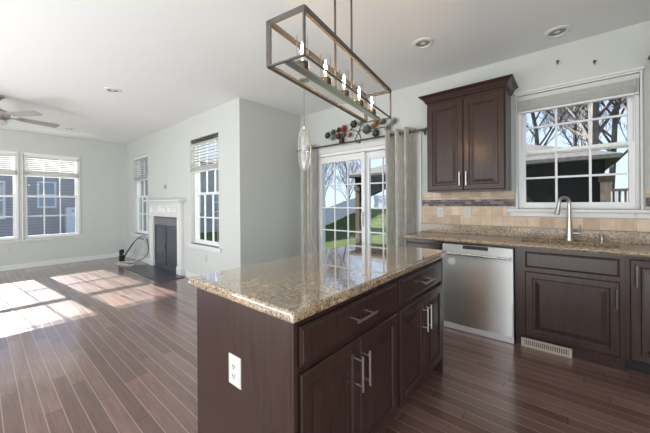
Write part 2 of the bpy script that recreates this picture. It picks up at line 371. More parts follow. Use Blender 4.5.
# ------------------------------------------------------------------ room shell
def wall(name, fr, u0, u1, z0, z1, holes, t=0.16, mat='wall'):
    us = sorted({u0, u1, *[h[0] for h in holes], *[h[1] for h in holes]}); zs = sorted({z0, z1, *[h[2] for h in holes], *[h[3] for h in holes]})
    m = MB()
    for a, b in zip(us, us[1:]):
        run = None
        for c, d in zip(zs, zs[1:]):
            mid = ((a+b)/2, (c+d)/2)
            if any(h[0] < mid[0] < h[1] and h[2] < mid[1] < h[3] for h in holes):
                if run: m.fbox(fr, a, b, run[0], run[1], -t, 0); run = None
            else: run = (run[0], d) if run else (c, d)
        if run: m.fbox(fr, a, b, run[0], run[1], -t, 0)
    return m.build(name, mat, kind='structure')
W_K = (-0.395, 0.465, 1.20, 2.345)            # kitchen window opening on the sink wall
W_S = (-3.135, -1.46, 0.0, 2.06)               # sliding door opening
W_F1 = (-7.85, -6.93, 0.60, 2.36); W_F2 = (-4.97, -4.06, 0.60, 2.36)
W_L1 = (-0.39, 0.495, 0.58, 2.335); W_L2 = (0.565, 1.45, 0.58, 2.335)
wall('wall_kitchen', F_sink, XR, XE, 0, H, [W_K, W_S])
wall('wall_fireplace', F_fire, XL, XR, 0, H, [W_F1, W_F2])
wall('wall_nook', F_nook, YF+0.16, YS+0.16, 0, H, [])
wall('wall_living', F_far, YB, YF+0.16, 0, H, [W_L1, W_L2, (-3.4, -1.6, 0.58, 2.335)])
wall('wall_back', Fr((0, YB, 0), (1, 0, 0), (0, 1, 0)), XL, XE, 0, H, [(-7.0, -5.2, 0.6, 2.3), (-3.4, -1.6, 0.0, 2.1)])
wall('wall_right', Fr((XE, 0, 0), (0, 1, 0), (-1, 0, 0)), YB, YS+0.16, 0, H, [(-3.0, -0.4, 0.6, 2.3)])
m = MB(); m.box(XL-0.16, XE+0.16, YB-0.16, YF+0.16, -0.15, 0); m.box(XR-0.16, XE+0.16, YF+0.16, YS+0.16, -0.15, 0); m.build('floor', 'floor', kind='structure')
m = MB(); m.box(XL-0.16, XE+0.16, YB-0.16, YF+0.16, H, H+0.15); m.box(XR-0.16, XE+0.16, YF+0.16, YS+0.16, H, H+0.15); m.build('ceiling', 'ceiling', kind='structure')
def baseboard(name, fr, u0, u1): MB().fbox(fr, u0, u1, 0, 0.10, 0, 0.014).fbox(fr, u0, u1, 0, 0.02, 0.014, 0.026).build(name, 'white', kind='structure', bevel=0.003)
baseboard('baseboard_living', F_far, YB+0.03, YF-0.03)
baseboard('baseboard_fireplace_left', F_fire, XL, -6.78); baseboard('baseboard_fireplace_right', F_fire, -5.14, XR)
baseboard('baseboard_nook', F_nook, YF, YS-0.03); baseboard('baseboard_kitchen', F_sink, XR, -3.20)

# ------------------------------------------------------------------ windows
def window(name, fr, op, cols, rows, w_in=-0.05, mid=None, casing=0.0, stool=None, head=False):
    u0, u1, z0, z1 = op; mid = mid or (z0+z1)/2; e = 0.001
    m = MB(); fw = 0.032
    wo, wi = -0.15, w_in
    m.fbox(fr, u0+e, u0+fw, z0+e, z1-e, wo, wi); m.fbox(fr, u1-fw, u1-e, z0+e, z1-e, wo, wi)
    m.fbox(fr, u0+fw, u1-fw, z0+e, z0+fw, wo, wi); m.fbox(fr, u0+fw, u1-fw, z1-fw, z1-e, wo, wi)
    win = m.build(name, 'vinyl', kind='structure', bevel=0.003)
    if casing:
        m = MB(); c = casing
        m.fbox(fr, u0-c, u0+0.004, z0, z1+c, 0.001, 0.018); m.fbox(fr, u1-0.004, u1+c, z0, z1+c, 0.001, 0.018)
        m.fbox(fr, u0+0.004, u1-0.004, z1-0.004, z1+c, 0.001, 0.018)
        if head: m.fbox(fr, u0-c-0.012, u1+c+0.012, z1+c, z1+c+0.022, 0.001, 0.035)
        m.build('window_casing', 'white', win, bevel=0.003)
    if stool:
        a, b, zt, zb, d = stool
        m = MB(); m.fbox(fr, a, b, zt-0.028, zt, -0.05, d); m.fbox(fr, a+0.03, b-0.03, zb, zt-0.028, 0.001, 0.016)
        m.build('window_sill', 'white', win, bevel=0.004)
    def sash(nm, za, zb, wa, wb):
        a, b = u0+fw, u1-fw; s = 0.032
        m = MB(); m.fbox(fr, a, a+s, za, zb, wa, wb); m.fbox(fr, b-s, b, za, zb, wa, wb); m.fbox(fr, a+s, b-s, za, za+s, wa, wb); m.fbox(fr, a+s, b-s, zb-s, zb, wa, wb)
        wm = (wa+wb)/2; g = 0.009
        for i in range(1, cols):
            x = a+s+(b-a-2*s)*i/cols; m.fbox(fr, x-g, x+g, za+s, zb-s, wm-0.012, wm+0.012)
        for i in range(1, rows):
            z = za+s+(zb-za-2*s)*i/rows; m.fbox(fr, a+s, b-s, z-g, z+g, wm-0.0115, wm+0.0115)
        o = m.build(nm, 'vinyl', win)
        MB().fbox(fr, a+s-0.004, b-s+0.004, za+s-0.004, zb-s+0.004, wm-0.003, wm+0.003).build('glass_pane', 'pane', o)
    zmid = mid
    sash('upper_sash', zmid-0.02, z1-fw, wo+0.005, (wo+wi)/2-0.002)
    sash('lower_sash', z0+fw, zmid+0.022, (wo+wi)/2+0.002, wi-0.005)
    return win
window('window_1', F_sink, W_K, 3, 2, w_in=-0.045, mid=1.765, casing=0.012, stool=(-0.485, 0.56, 1.20, 1.125, 0.045), head=True)
window('window_2', F_fire, W_F1, 3, 2, w_in=-0.07, mid=1.44, stool=(-7.95, -6.83, 0.60, 0.53, 0.035))
window('window_3', F_fire, W_F2, 3, 2, w_in=-0.07, mid=1.44, stool=(-5.06, -3.97, 0.60, 0.53, 0.035))
window('window_4', F_far, W_L1, 3, 2, w_in=-0.04, mid=1.45, casing=0.012, stool=(-0.47, 0.529, 0.58, 0.535, 0.03))
window('window_5', F_far, W_L2, 3, 2, w_in=-0.04, mid=1.45, casing=0.012, stool=(0.531, 1.53, 0.58, 0.535, 0.03))

def blind(label, fr, u0, u1, ztop, zbot, w, nopen, stack, group='window blinds', cords=(), hr='vinyl', tilt=18, dpt=0.05):
    t = thing('window_blind', label, 'blind', fr.p((u0+u1)/2, zbot, w), group)
    MB().fbox(fr, u0, u1, ztop-0.045, ztop, w-dpt/2, w+dpt/2).build('headrail', hr, t, bevel=0.004)
    m = MB(); zs = zbot+0.018+stack
    for i in range(int(stack/0.0065)):
        z = zbot+0.021+i*0.0065; m.fbox(fr, u0+0.004, u1-0.004, z, z+0.0028, w-dpt/2, w+dpt/2)
    for i in range(nopen):
        z = zs + (ztop-0.05-zs)*(i+0.5)/max(nopen, 1)
        a = math.radians(tilt); dz = math.sin(a)*dpt/2; dw = math.cos(a)*dpt/2; b = 0.0013
        m.hexa([fr.p(u0+0.004, z-dz-b, w-dw), fr.p(u1-0.004, z-dz-b, w-dw), fr.p(u1-0.004, z+dz-b, w+dw), fr.p(u0+0.004, z+dz-b, w+dw),
                fr.p(u0+0.004, z-dz+b, w-dw), fr.p(u1-0.004, z-dz+b, w-dw), fr.p(u1-0.004, z+dz+b, w+dw), fr.p(u0+0.004, z+dz+b, w+dw)])
    m.build('slats', 'blind', t)
    MB().fbox(fr, u0+0.002, u1-0.002, zbot, zbot+0.018, w-dpt/2, w+dpt/2).build('bottom_rail', 'vinyl', t, bevel=0.004)
    for u in (u0+0.12*(u1-u0), u0+0.5*(u1-u0), u0+0.88*(u1-u0)):
        MB().fbox(fr, u-0.001, u+0.001, zbot+0.01, ztop-0.02, w+dpt/2, w+dpt/2+0.002).build('ladder_cord', 'plastic', t)
    for u, zl in cords:
        MB().tube([fr.p(u, ztop-0.03, w+dpt/2+0.012), fr.p(u+0.003, (ztop+zl)/2, w+dpt/2+0.014), fr.p(u, zl+0.03, w+dpt/2+0.012)], 0.0022, 6).lathe([(0.003, 0.03), (0.007, 0.005), (0.006, 0)], fr.p(u, zl, w+dpt/2+0.012), 8).build('pull_cord', 'plastic', t)
    return t
blind('white faux wood blind drawn up in a tight stack over the kitchen sink window', F_sink, -0.39, 0.46, 2.337, 2.165, -0.018, 3, 0.06, cords=((0.43, 1.02),), hr='valance')
blind('white blind lowered over the narrow left fireplace window by the corner', F_fire, W_F1[0]+0.01, W_F1[1]-0.01, 2.355, 1.80, -0.038, 8, 0.09, tilt=3)
blind('white blind with dark headrail over the right fireplace window', F_fire, W_F2[0]+0.01, W_F2[1]-0.01, 2.355, 1.80, -0.038, 8, 0.09, tilt=3, hr='bronze', cords=((-4.10, 0.38),))
blind('white half raised blind on the left living room window cut by the photo edge', F_far, W_L1[0]+0.01, W_L1[1]-0.01, 2.33, 1.86, -0.012, 8, 0.09)
blind('white half raised blind on the right living room window beside the bare wall', F_far, W_L2[0]+0.01, W_L2[1]-0.01, 2.33, 1.86, -0.012, 8, 0.09)

# ------------------------------------------------------------------ sliding door
def sliding_door():
    fr = F_sink; u0, u1, z0, z1 = W_S; m = MB(); e = 0.001
    m.fbox(fr, u0+e, u0+0.05, 0.0, z1-e, -0.15, -0.01); m.fbox(fr, u1-0.05, u1-e, 0.0, z1-e, -0.15, -0.01); m.fbox(fr, u0+0.05, u1-0.05, z1-0.05, z1-e, -0.15, -0.01); m.fbox(fr, u0+0.05, u1-0.05, 0.0, 0.03, -0.15, -0.01)
    d = m.build('door_1', 'vinyl', kind='structure', bevel=0.003)
    m = MB(); c = 0.07
    m.fbox(fr, u0-c, u0+0.004, 0, z1+c, 0.001, 0.02); m.fbox(fr, u1-0.004, u1+c, 0, z1+c, 0.001, 0.02); m.fbox(fr, u0+0.004, u1-0.004, z1-0.004, z1+c, 0.001, 0.02)
    m.build('door_casing', 'white', d, bevel=0.003)
    def leaf(nm, a, b, wa, wb, s0, s1):
        za, zb = 0.035, z1-0.055; m = MB(); tr, br = 0.10, 0.10
        m.fbox(fr, a, a+s0, za, zb, wa, wb); m.fbox(fr, b-s1, b, za, zb, wa, wb); m.fbox(fr, a+s0, b-s1, za, za+br, wa, wb); m.fbox(fr, a+s0, b-s1, zb-tr, zb, wa, wb)
        wm = (wa+wb)/2
        for i in (1, 2):
            x = a+s0+(b-a-s0-s1)*i/3; m.fbox(fr, x-0.009, x+0.009, za+br, zb-tr, wm-0.012, wm+0.012)
        for i in range(1, 5):
            z = za+br+(zb-tr-za-br)*i/5; m.fbox(fr, a+s0, b-s1, z-0.009, z+0.009, wm-0.0115, wm+0.0115)
        o = m.build(nm, 'vinyl', d, bevel=0.003)
        MB().fbox(fr, a+s0-0.005, b-s1+0.005, za+br-0.005, zb-tr+0.005, wm-0.004, wm+0.004).build('glass_pane', 'pane', o)
        return o
    leaf('door_panel', -3.09, -2.245, -0.075, -0.03, 0.035, 0.055)
    o = leaf('door_panel', -2.262, -1.515, -0.13, -0.085, 0.062, 0.05)
    MB().fbox(fr, -2.285, -2.262, 0.92, 1.16, -0.03, -0.008).fbox(fr, -2.280, -2.267, 0.95, 1.13, -0.008, 0.012).build('door_handle', 'vinyl', d, bevel=0.003)
sliding_door()

# ------------------------------------------------------------------ curtains, rod, wall art
def curtain(label, ua, ub, ztop, zbot, n, amp, lean=0.0):
    y = YS-0.095; t = thing('curtain', label, 'curtain', ((ua+ub)/2, y, zbot), 'curtains at the sliding door')
    nu, nz = 16*n, 14; rs = []
    for k in range(nz+1):
        f = k/nz; z = zbot+(ztop-zbot)*f; row = []
        for i in range(nu+1):
            s = i/nu; ph = 2*PI*n*s
            a = amp*(0.75+0.25*f)*(1+0.25*math.sin(3.1*s*n+1.3*(1-f)))
            u = ua+(ub-ua)*s + 0.012*math.sin(ph*0.5+4*(1-f))*(1-f) + lean*(1-f)
            row.append((u, y-a*math.sin(ph)-0.006*math.sin(2.3*ph+5*f)*(1-f), z))
        rs.append(row)
    m = MB(); m.rings(rs, False, False, closed=False)
    o = m.build('curtain_panel', 'curtain', t, smooth=True)
    s = o.modifiers.new('cloth', 'SOLIDIFY'); s.thickness = 0.003
    for i in range(2*n):
        u = ua+(ub-ua)*(i+0.0)/(2*n)+0.001; MB().lathe([(0.024, -0.004), (0.032, -0.004), (0.032, 0.004), (0.024, 0.004), (0.024, -0.004)], (u, y, ztop-0.052), 14, 'X', cap=False).build('grommet', 'pewter', t)
    return t
curtain('grey green silvery curtain hanging beside the upper cabinet', -1.82, -1.435, 2.20, 0.03, 3, 0.08)
curtain('narrow grey curtain gathered in the nook corner left of the door', -3.33, -3.07, 2.20, 0.03, 3, 0.05)
t = thing('curtain_rod', 'long dark metal curtain rod above the sliding glass door', 'curtain rod', (-2.4, YS-0.095, 2.13))
MB().tube([(-3.44, YS-0.095, 2.148), (-1.31, YS-0.095, 2.148)], 0.0125, 10).build('rod', 'bronze', t, smooth=True)
for x in (-3.458, -1.29): MB().lathe([(0.012, -0.022), (0.02, -0.012), (0.02, 0.012), (0.012, 0.022)], (x, YS-0.095, 2.148), 10, 'X').build('finial', 'bronze', t, smooth=True)
for x in (-3.13, -2.3, -1.345): MB().box(x-0.008, x+0.008, YS-0.09, YS-0.001, 2.128, 2.136).box(x-0.015, x+0.015, YS-0.006, YS-0.001, 2.10, 2.17).build('rod_bracket', 'bronze', t)

art = thing('metal_wall_flowers', 'metal branch of coloured flowers mounted on the wall above the sliding door', 'wall art', (-2.32, YS-0.02, 2.18))
def stem(p, r=0.006): MB().tube([(x, YS-0.018, z) for x, z in p], r, 6).build('stem', 'bronze', art, smooth=True)
stem([(-2.37, 2.186), (-2.345, 2.25), (-2.29, 2.305), (-2.20, 2.322), (-2.12, 2.305), (-2.02, 2.290), (-1.90, 2.293), (-1.76, 2.335)])
stem([(-2.267, 2.178), (-2.285, 2.24), (-2.335, 2.305), (-2.42, 2.340), (-2.53, 2.335), (-2.65, 2.30), (-2.78, 2.31), (-2.86, 2.32)])
stem([(-2.05, 2.295), (-2.03, 2.25), (-2.012, 2.224)]); stem([(-2.47, 2.338), (-2.40, 2.38), (-2.377, 2.41)]); stem([(-2.60, 2.315), (-2.60, 2.25), (-2.594, 2.206)])
stem([(-2.10, 2.30), (-2.02, 2.34), (-1.9, 2.364)]); stem([(-2.31, 2.29), (-2.28, 2.36), (-2.249, 2.41)])
def flower(x, z, r, mat, core='p_rust', petals=6, rot=0.0):
    r *= 0.88
    m = MB(); y = YS-0.035
    for lay, (rr, dy) in enumerate(((r, 0.0), (r*0.68, -0.012))):
        for k in range(petals):
            a = 2*PI*k/petals + rot + lay*PI/petals; w = rr*PI/petals*0.95
            d = Vector((math.cos(a), 0, math.sin(a))); n = Vector((-math.sin(a), 0, math.cos(a))); c = Vector((x, y+dy, z)); th = Vector((0, 0.003, 0))
            pts = [c+d*rr*0.15-n*w*0.25, c+d*rr*0.55-n*w*0.9+Vector((0,-0.008,0)), c+d*rr*0.9-n*w*0.55+Vector((0,-0.015,0)), c+d*rr+Vector((0,-0.012,0)), c+d*rr*0.9+n*w*0.55+Vector((0,-0.015,0)), c+d*rr*0.55+n*w*0.9+Vector((0,-0.008,0)), c+d*rr*0.15+n*w*0.25]
            m.rings([pts, [p+th for p in pts]])
    o = m.build('flower', mat, art); MB().lathe([(r*0.12, -0.01), (r*0.26, 0.0), (r*0.24, 0.018), (r*0.08, 0.028)], (x, y, z), 8, 'Y').build('flower_center', core, o, smooth=True)
for i, (x, z, r, mt) in enumerate([(-2.867, 2.323, .062, 'p_green'), (-2.754, 2.352, .058, 'p_teal'), (-2.766, 2.274, .055, 'p_grey'), (-2.645, 2.372, .05, 'p_green'), (-2.554, 2.376, .068, 'p_red'), (-2.652, 2.279, .06, 'p_dred'), (-2.544, 2.282, .042, 'p_teal'), (-2.444, 2.267, .05, 'p_pink'), (-2.594, 2.206, .062, 'p_dred'),
        (-2.377, 2.412, .07, 'p_green'), (-2.249, 2.411, .06, 'p_grey'), (-2.153, 2.299, .082, 'p_slate'), (-2.05, 2.325, .05, 'p_olive'), (-2.001, 2.359, .055, 'p_rust'), (-2.012, 2.224, .068, 'p_green'), (-1.899, 2.364, .055, 'p_teal'), (-1.834, 2.271, .06, 'p_grey'), (-1.752, 2.337, .058, 'p_grey')]):
    flower(x, z, r, mt, rot=i*0.7, core=('p_rust', 'p_dred', 'p_olive')[i % 3])

# ------------------------------------------------------------------ cabinetry
RAISED = lambda t: [(0.0, 0.0), (0.0, t-0.005), (0.005, t), (0.052, t), (0.058, t-0.008), (0.070, t-0.008), (0.098, t-0.001), (0.102, t)]
FLAT = lambda t: [(0.0, 0.0), (0.0, t-0.008), (0.004, t-0.005), (0.010, t-0.004), (0.014, t)]
def door(fr, u0, u1, z0, z1, w, parent, t=0.02, name='door'):
    f2 = Fr(fr.o + fr.N*w, fr.U, fr.N)
    return MB().panel(f2, u0, u1, z0, z1, RAISED(t)).build(name, 'wood', parent, bevel=0.0015)
def drawer(fr, u0, u1, z0, z1, w, parent, t=0.02, name='drawer_front'):
    f2 = Fr(fr.o + fr.N*w, fr.U, fr.N)
    return MB().panel(f2, u0, u1, z0, z1, FLAT(t)).build(name, 'wood', parent, bevel=0.0015)
def pull(fr, u, z, w, length, parent, vertical=True, st=0.032, r=0.0055):
    m = MB(); h = length/2; g = h-0.022
    if vertical:
        m.tube([fr.p(u, z-h, w+st), fr.p(u, z+h, w+st)], r, 8); [m.tube([fr.p(u, z+k, w-0.001), fr.p(u, z+k, w+st)], r*0.85, 8) for k in (-g, g)]
    else:
        m.tube([fr.p(u-h, z, w+st), fr.p(u+h, z, w+st)], r, 8); [m.tube([fr.p(u+k, z, w-0.001), fr.p(u+k, z, w+st)], r*0.85, 8) for k in (-g, g)]
    m.build('pull_handle', 'nickel', parent, smooth=True)

# island: body X -1.406..-0.738, faces +X; doors stand 20 mm proud to -0.718
F_isl = Fr((-0.738, 0, 0), (0, 1, 0), (1, 0, 0))
def island_cabinet(label, y0, y1, dr, doors, hu, end=None, far=None):
    t = thing('island_cabinet', label, 'cabinet', (-1.07, (y0+y1)/2, 0), 'island cabinets')
    m = MB(); m.box(-1.40, -0.738, y0, y1, 0.105, 0.872); m.build('carcass', 'wood', t)
    MB().box(-1.39, -0.80, y0+0.004, y1-0.004, 0.0, 0.105).build('toe_kick', 'wood', t)
    if end: 
        MB().box(-1.408, -0.7385, end[0], end[1], 0.0, 0.872).build('end_panel', 'wood', t, bevel=0.002)
        MB().box(-0.7385, -0.722, end[0], end[1]+0.004, 0.0, 0.872).build('corner_post', 'wood', t, bevel=0.002)
    o = drawer(F_isl, dr[0], dr[1], 0.695, 0.838, 0, t); pull(F_isl, (dr[0]+dr[1])/2+0.02, 0.765, 0.02, 0.16, o, False)
    for k, (a, b) in enumerate(doors):
        o = door(F_isl, a, b, 0.122, 0.668, 0, t); pull(F_isl, b-0.026 if k == 0 else a+0.026, 0.53, 0.02, 0.155, o)
    return t
island_cabinet('near espresso island cabinet with one drawer above two doors and an end panel', 0.704, 1.482, (0.722, 1.467), ((0.722, 1.093), (1.099, 1.467)), 0, end=(0.688, 0.7035))
island_cabinet('far espresso island cabinet with one drawer above two doors facing the dishwasher', 1.483, 2.205, (1.510, 2.196), ((1.510, 1.855), (1.861, 2.196)), 0, end=(2.2055, 2.22))
def slab(name, label, cat, x0, x1, y0, y1, z0, z1, base=None):
    o = MB().box(x0, x1, y0, y1, z0, z1).build(name, 'granite', bevel=0.013, seg=4)
    return tag(o, label, cat)
slab('island_countertop', 'speckled tan granite slab topping the kitchen island', 'countertop', -1.435, -0.692, 0.658, 2.243, 0.873, 0.915)

def outlet(label, fr, u, z, slots=True, w=0.072, h=0.116, w0=0.001, group='wall outlets', rocker=0, name='wall_outlet', cat='outlet'):
    t = thing(name, label, cat, fr.p(u, z-h/2, w0), group)
    f2 = Fr(fr.o+fr.N*w0, fr.U, fr.N)
    MB().panel(f2, u-w/2, u+w/2, z-h/2, z+h/2, [(0, 0), (0, 0.003), (0.004, 0.006)]).build('cover_plate', 'plastic', t)
    if rocker:
        for k in range(rocker):
            x = u+(k-(rocker-1)/2)*0.046
            MB().panel(f2, x-0.017, x+0.017, z-0.034, z+0.034, [(0, 0.0055), (0, 0.008), (0.003, 0.009)]).build('rocker_switch', 'plastic', t)
    elif slots:
        for dz in (-0.02, 0.02):
            r = MB().lathe([(0.017, -0.0062), (0.017, -0.0075), (0.0155, -0.0085)], (0, 0, 0), 16, 'Y')
            rot = Matrix(((fr.U.x, -fr.N.x, 0), (fr.U.y, -fr.N.y, 0), (0, 0, 1)))
            r.v = [rot @ v + f2.p(u, z+dz, 0) for v in r.v]
            rc = r.build('receptacle', 'plastic', t)
            sm = MB()
            for dx, hh in ((-0.0065, 0.005), (0.0065, 0.004)): sm.fbox(f2, u+dx-0.0013, u+dx+0.0013, z+dz-hh+0.002, z+dz+hh+0.002, 0.008, 0.0092)
            sm.fbox(f2, u-0.002, u+0.002, z+dz-0.011, z+dz-0.007, 0.008, 0.0092)
            sm.build('slots', 'slot', rc)
    return t
F_end = Fr((0, 0.688, 0), (1, 0, 0), (0, -1, 0))
outlet('white duplex outlet on the end panel of the kitchen island', F_end, -1.074, 0.574, w=0.086, h=0.126)
outlet('white outlet low on the living room wall under the left window', F_far, 0.37, 0.405)
outlet('white outlet on the wall under the right fireplace window', F_fire, -4.454, 0.395)
outlet('white outlet low on the nook wall just above the island top', F_nook, 2.913, 0.42)
outlet('white outlet on the tile backsplash nearest the curtain', F_sink, -1.162, 1.152, w0=0.011, w=0.075, h=0.12)
outlet('white double switch plate on the tile backsplash under the upper cabinet', F_sink, -0.87, 1.155, w0=0.011, rocker=2, w=0.088, h=0.12, name='light_switch', cat='switch', group='light switches')
outlet('white blank plate on the wall above the right end of the mantel', F_fire, -5.69, 1.615, slots=False, w=0.07, h=0.115, name='wall_plate', cat='wall plate', group='plates over the mantel')
t = thing('cable_box', 'small dark cable outlet box on the wall above the mantel', 'wall plate', (-5.985, YF-0.02, 1.56))
MB().fbox(F_fire, -6.02, -5.95, 1.555, 1.66, 0.001, 0.02).build('box_body', 'plastic', t, bevel=0.003); MB().fbox(F_fire, -6.005, -5.965, 1.575, 1.635, 0.02, 0.024).build('cable_jack', 'slot', t)

# sink run: face frame at y 3.075, doors to 3.055
F_run = Fr((0, 3.078, 0), (1, 0, 0), (0, -1, 0))
def run_cabinet(label, x0, x1, toe=3.105, open_top=False, group='base cabinets along the sink wall'):
    t = thing('base_cabinet', label, 'cabinet', ((x0+x1)/2, 3.3, 0), group)
    if open_top:
        MB().box(x0, x1, 3.078, 3.10, 0.10, 0.872).box(x0, x0+0.018, 3.10, YS-0.002, 0.10, 0.872).box(x1-0.018, x1, 3.10, YS-0.002, 0.10, 0.872).box(x0+0.018, x1-0.018, 3.10, YS-0.002, 0.10, 0.12).build('carcass', 'wood', t)
    else: MB().box(x0, x1, 3.078, YS-0.002, 0.10, 0.872).build('carcass', 'wood', t)
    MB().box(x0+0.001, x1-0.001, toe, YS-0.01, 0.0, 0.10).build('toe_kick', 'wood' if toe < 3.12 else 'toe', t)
    return t
t = run_cabinet('espresso base cabinet between the curtain and the dishwasher', -1.395, -1.000)
drawer(F_run, -1.385, -1.012, 0.700, 0.838, 0, t); o = door(F_run, -1.385, -1.012, 0.107, 0.668, 0, t); pull(F_run, -1.04, 0.55, 0.02, 0.15, o)
t = run_cabinet('espresso sink base cabinet with false drawer above one wide raised door', -0.366, 0.322, open_top=True)
drawer(F_run, -0.292, 0.292, 0.703, 0.838, 0, t, name='false_drawer_front'); o = door(F_run, -0.292, 0.292, 0.107, 0.665, 0, t); pull(F_run, 0.272, 0.545, 0.02, 0.155, o)
t = run_cabinet('espresso base cabinet with full height door at the right photo edge', 0.323, 1.895, toe=3.16)
for k, (a, b) in enumerate(((0.345, 0.86), (0.866, 1.38))):
    o = door(F_run, a, b, 0.107, 0.845, 0, t); pull(F_run, a+0.030 if k == 0 else b-0.03, 0.73, 0.02, 0.155, o)

# dishwasher
t = thing('dishwasher', 'stainless steel dishwasher between the espresso base cabinets', 'dishwasher', (-0.685, 3.3, 0))
MB().box(-0.992, -0.374, 3.085, YS-0.003, 0.06, 0.868).build('tub', 'black', t)
MB().box(-0.990, -0.376, 3.048, 3.085, 0.06, 0.852).build('door', 'steel', t, bevel=0.004)
MB().box(-0.985, -0.378, 3.052, 3.11, 0.004, 0.058).build('kick_plate', 'bright_steel', t, bevel=0.002)
m = MB(); m.tube([(-0.955, 3.012, 0.764), (-0.388, 3.012, 0.764)], 0.010, 10)
for x in (-0.945, -0.398): m.tube([(x, 3.049, 0.764), (x, 3.012, 0.764)], 0.008, 8)
m.build('handle', 'steel_plain', t, smooth=True)
MB().box(-0.795, -0.575, 3.045, 3.049, 0.815, 0.848).build('control_panel', 'black', t, bevel=0.001)
b = MB().lathe([(0.036, 0.0), (0.036, 0.0015)], (-0.90, 3.0482, 0.68), 24, 'Y').build('round_sticker', 'plastic', t)
MB().box(-0.915, -0.885, 3.0463, 3.0468, 0.684, 0.688).box(-0.912, -0.89, 3.0463, 3.0468, 0.672, 0.675).build('sticker_print', 'valance', b)
MB().box(-0.389, -0.380, 3.0465, 3.0482, 0.07, 0.36).build('side_strip', 'plastic', t)
for x in (-0.965, -0.40): MB().lathe([(0.004, 0), (0.004, 0.002)], (x, 3.052, 0.045), 8, 'Y').build('screw', 'slot', t)

# worktop with undermount sink cut-out, granite upstand as child
m = MB(); a, b, c, d = -0.335, 0.305, 3.115, 3.41
x0, x1, y0, y1 = -1.405, 1.895, 3.03, YS-0.002
m.box(x0, x1, y0, c, 0.875, 0.915)
wt = m
wt.box(x0, a, c, d, 0.875, 0.915); wt.box(b, x1, c, d, 0.875, 0.915); wt.box(x0, x1, d, y1, 0.875, 0.915)
o = wt.build('kitchen_worktop', 'granite_worktop'); tag(o, 'speckled tan granite worktop along the wall over dishwasher and sink cabinets', 'countertop')
MB().tube([(x0, y0+0.002, 0.895), (x1, y0+0.002, 0.895)], 0.0195, 12).build('bullnose_edge', 'granite_worktop', o, smooth=True)
MB().box(-1.40, 1.89, YS-0.024, YS-0.003, 0.9155, 1.014).build('upstand', 'granite_worktop', o, bevel=0.002)
t = thing('kitchen_sink', 'undermount stainless sink set in the worktop below the window', 'sink', (0, 3.26, 0.70))
m = MB(); r0 = [(a-0.012, c-0.012), (b+0.012, c-0.012), (b+0.012, d+0.012), (a-0.012, d+0.012)]; q = 0.006
rs = [[(x, y, 0.8745) for x, y in r0], [(x*0.985, 3.2625+(y-3.2625)*0.96, 0.8745) for x, y in r0], [(x*0.95, 3.2625+(y-3.2625)*0.92, 0.70) for x, y in r0]]
m.rings(rs, cap0=False); m.build('basin', 'steel_plain', t)
MB().lathe([(0.04, 0.701), (0.04, 0.704), (0.02, 0.703)], (0, 3.26, 0), 14).build('drain', 'nickel', t)

# faucet and dispenser
t = thing('kitchen_faucet', 'tall brushed nickel gooseneck faucet behind the sink', 'faucet', (0.007, 3.462, 0.915))
fx, fy = 0.007, 3.462
MB().lathe([(0.030, 0.915), (0.030, 0.925), (0.025, 0.94), (0.022, 1.03), (0.018, 1.09), (0.0135, 1.12)], (fx, fy, 0), 16).build('body', 'nickel', t, smooth=True)
arc = [(fx, fy, 1.11)] + [(fx-0.036*(1-math.cos(k)), fy-0.032*(1-math.cos(k)), 1.255+0.052*math.sin(k)) for k in [PI*i/12 for i in range(13)]]
MB().tube(arc, 0.0135, 12).build('spout', 'nickel', t, smooth=True)
ex, ey = arc[-1][0], arc[-1][1]
MB().tube([(ex, ey, 1.252), (ex-0.003, ey-0.002, 1.22), (ex-0.016, ey-0.014, 1.15)], [0.0145, 0.016, 0.021], 12).build('spray_head', 'nickel', t, smooth=True)
MB().tube([(fx+0.018, fy, 0.985), (fx+0.075, fy, 0.985)], 0.013, 10).tube([(fx+0.068, fy, 0.99), (fx+0.075, fy-0.008, 1.06)], [0.008, 0.005], 8).build('lever_handle', 'nickel', t, smooth=True)
t = thing('soap_dispenser', 'small brushed nickel soap dispenser right of the faucet', 'soap dispenser', (0.222, 3.462, 0.915))
MB().lathe([(0.022, 0.915), (0.022, 0.92), (0.014, 0.925), (0.014, 0.965), (0.017, 0.967), (0.017, 0.985), (0.012, 0.988)], (0.222, 3.462, 0), 14).build('body', 'nickel', t, smooth=True)
MB().tube([(0.222, 3.462, 0.978), (0.222, 3.41, 0.975), (0.222, 3.40, 0.967)], 0.006, 8).build('nozzle', 'nickel', t, smooth=True)

# floor register under the sink cabinet
t = thing('vent_register', 'cream slotted vent register set in the toe kick below the sink cabinet', 'vent', (-0.153, 3.09, 0.0))
fv = Fr((0, 3.0795, 0), (1, 0, 0), (0, -1, 0)); m = MB()
m.fbox(fv, -0.325, 0.018, 0.001, 0.016, -0.012, 0.008); m.fbox(fv, -0.325, 0.018, 0.062, 0.076, -0.012, 0.008); m.fbox(fv, -0.325, -0.302, 0.016, 0.062, -0.012, 0.008); m.fbox(fv, -0.005, 0.018, 0.016, 0.062, -0.012, 0.008)
m.build('frame', 'beige', t, bevel=0.002)
m = MB()
for i in range(21): x = -0.302+0.297*(i+0.5)/21; m.fbox(fv, x-0.004, x+0.004, 0.016, 0.062, -0.006, 0.005)
m.build('louvers', 'beige', t); MB().fbox(fv, -0.302, -0.005, 0.016, 0.062, -0.024, -0.012).build('duct', 'slot', t)

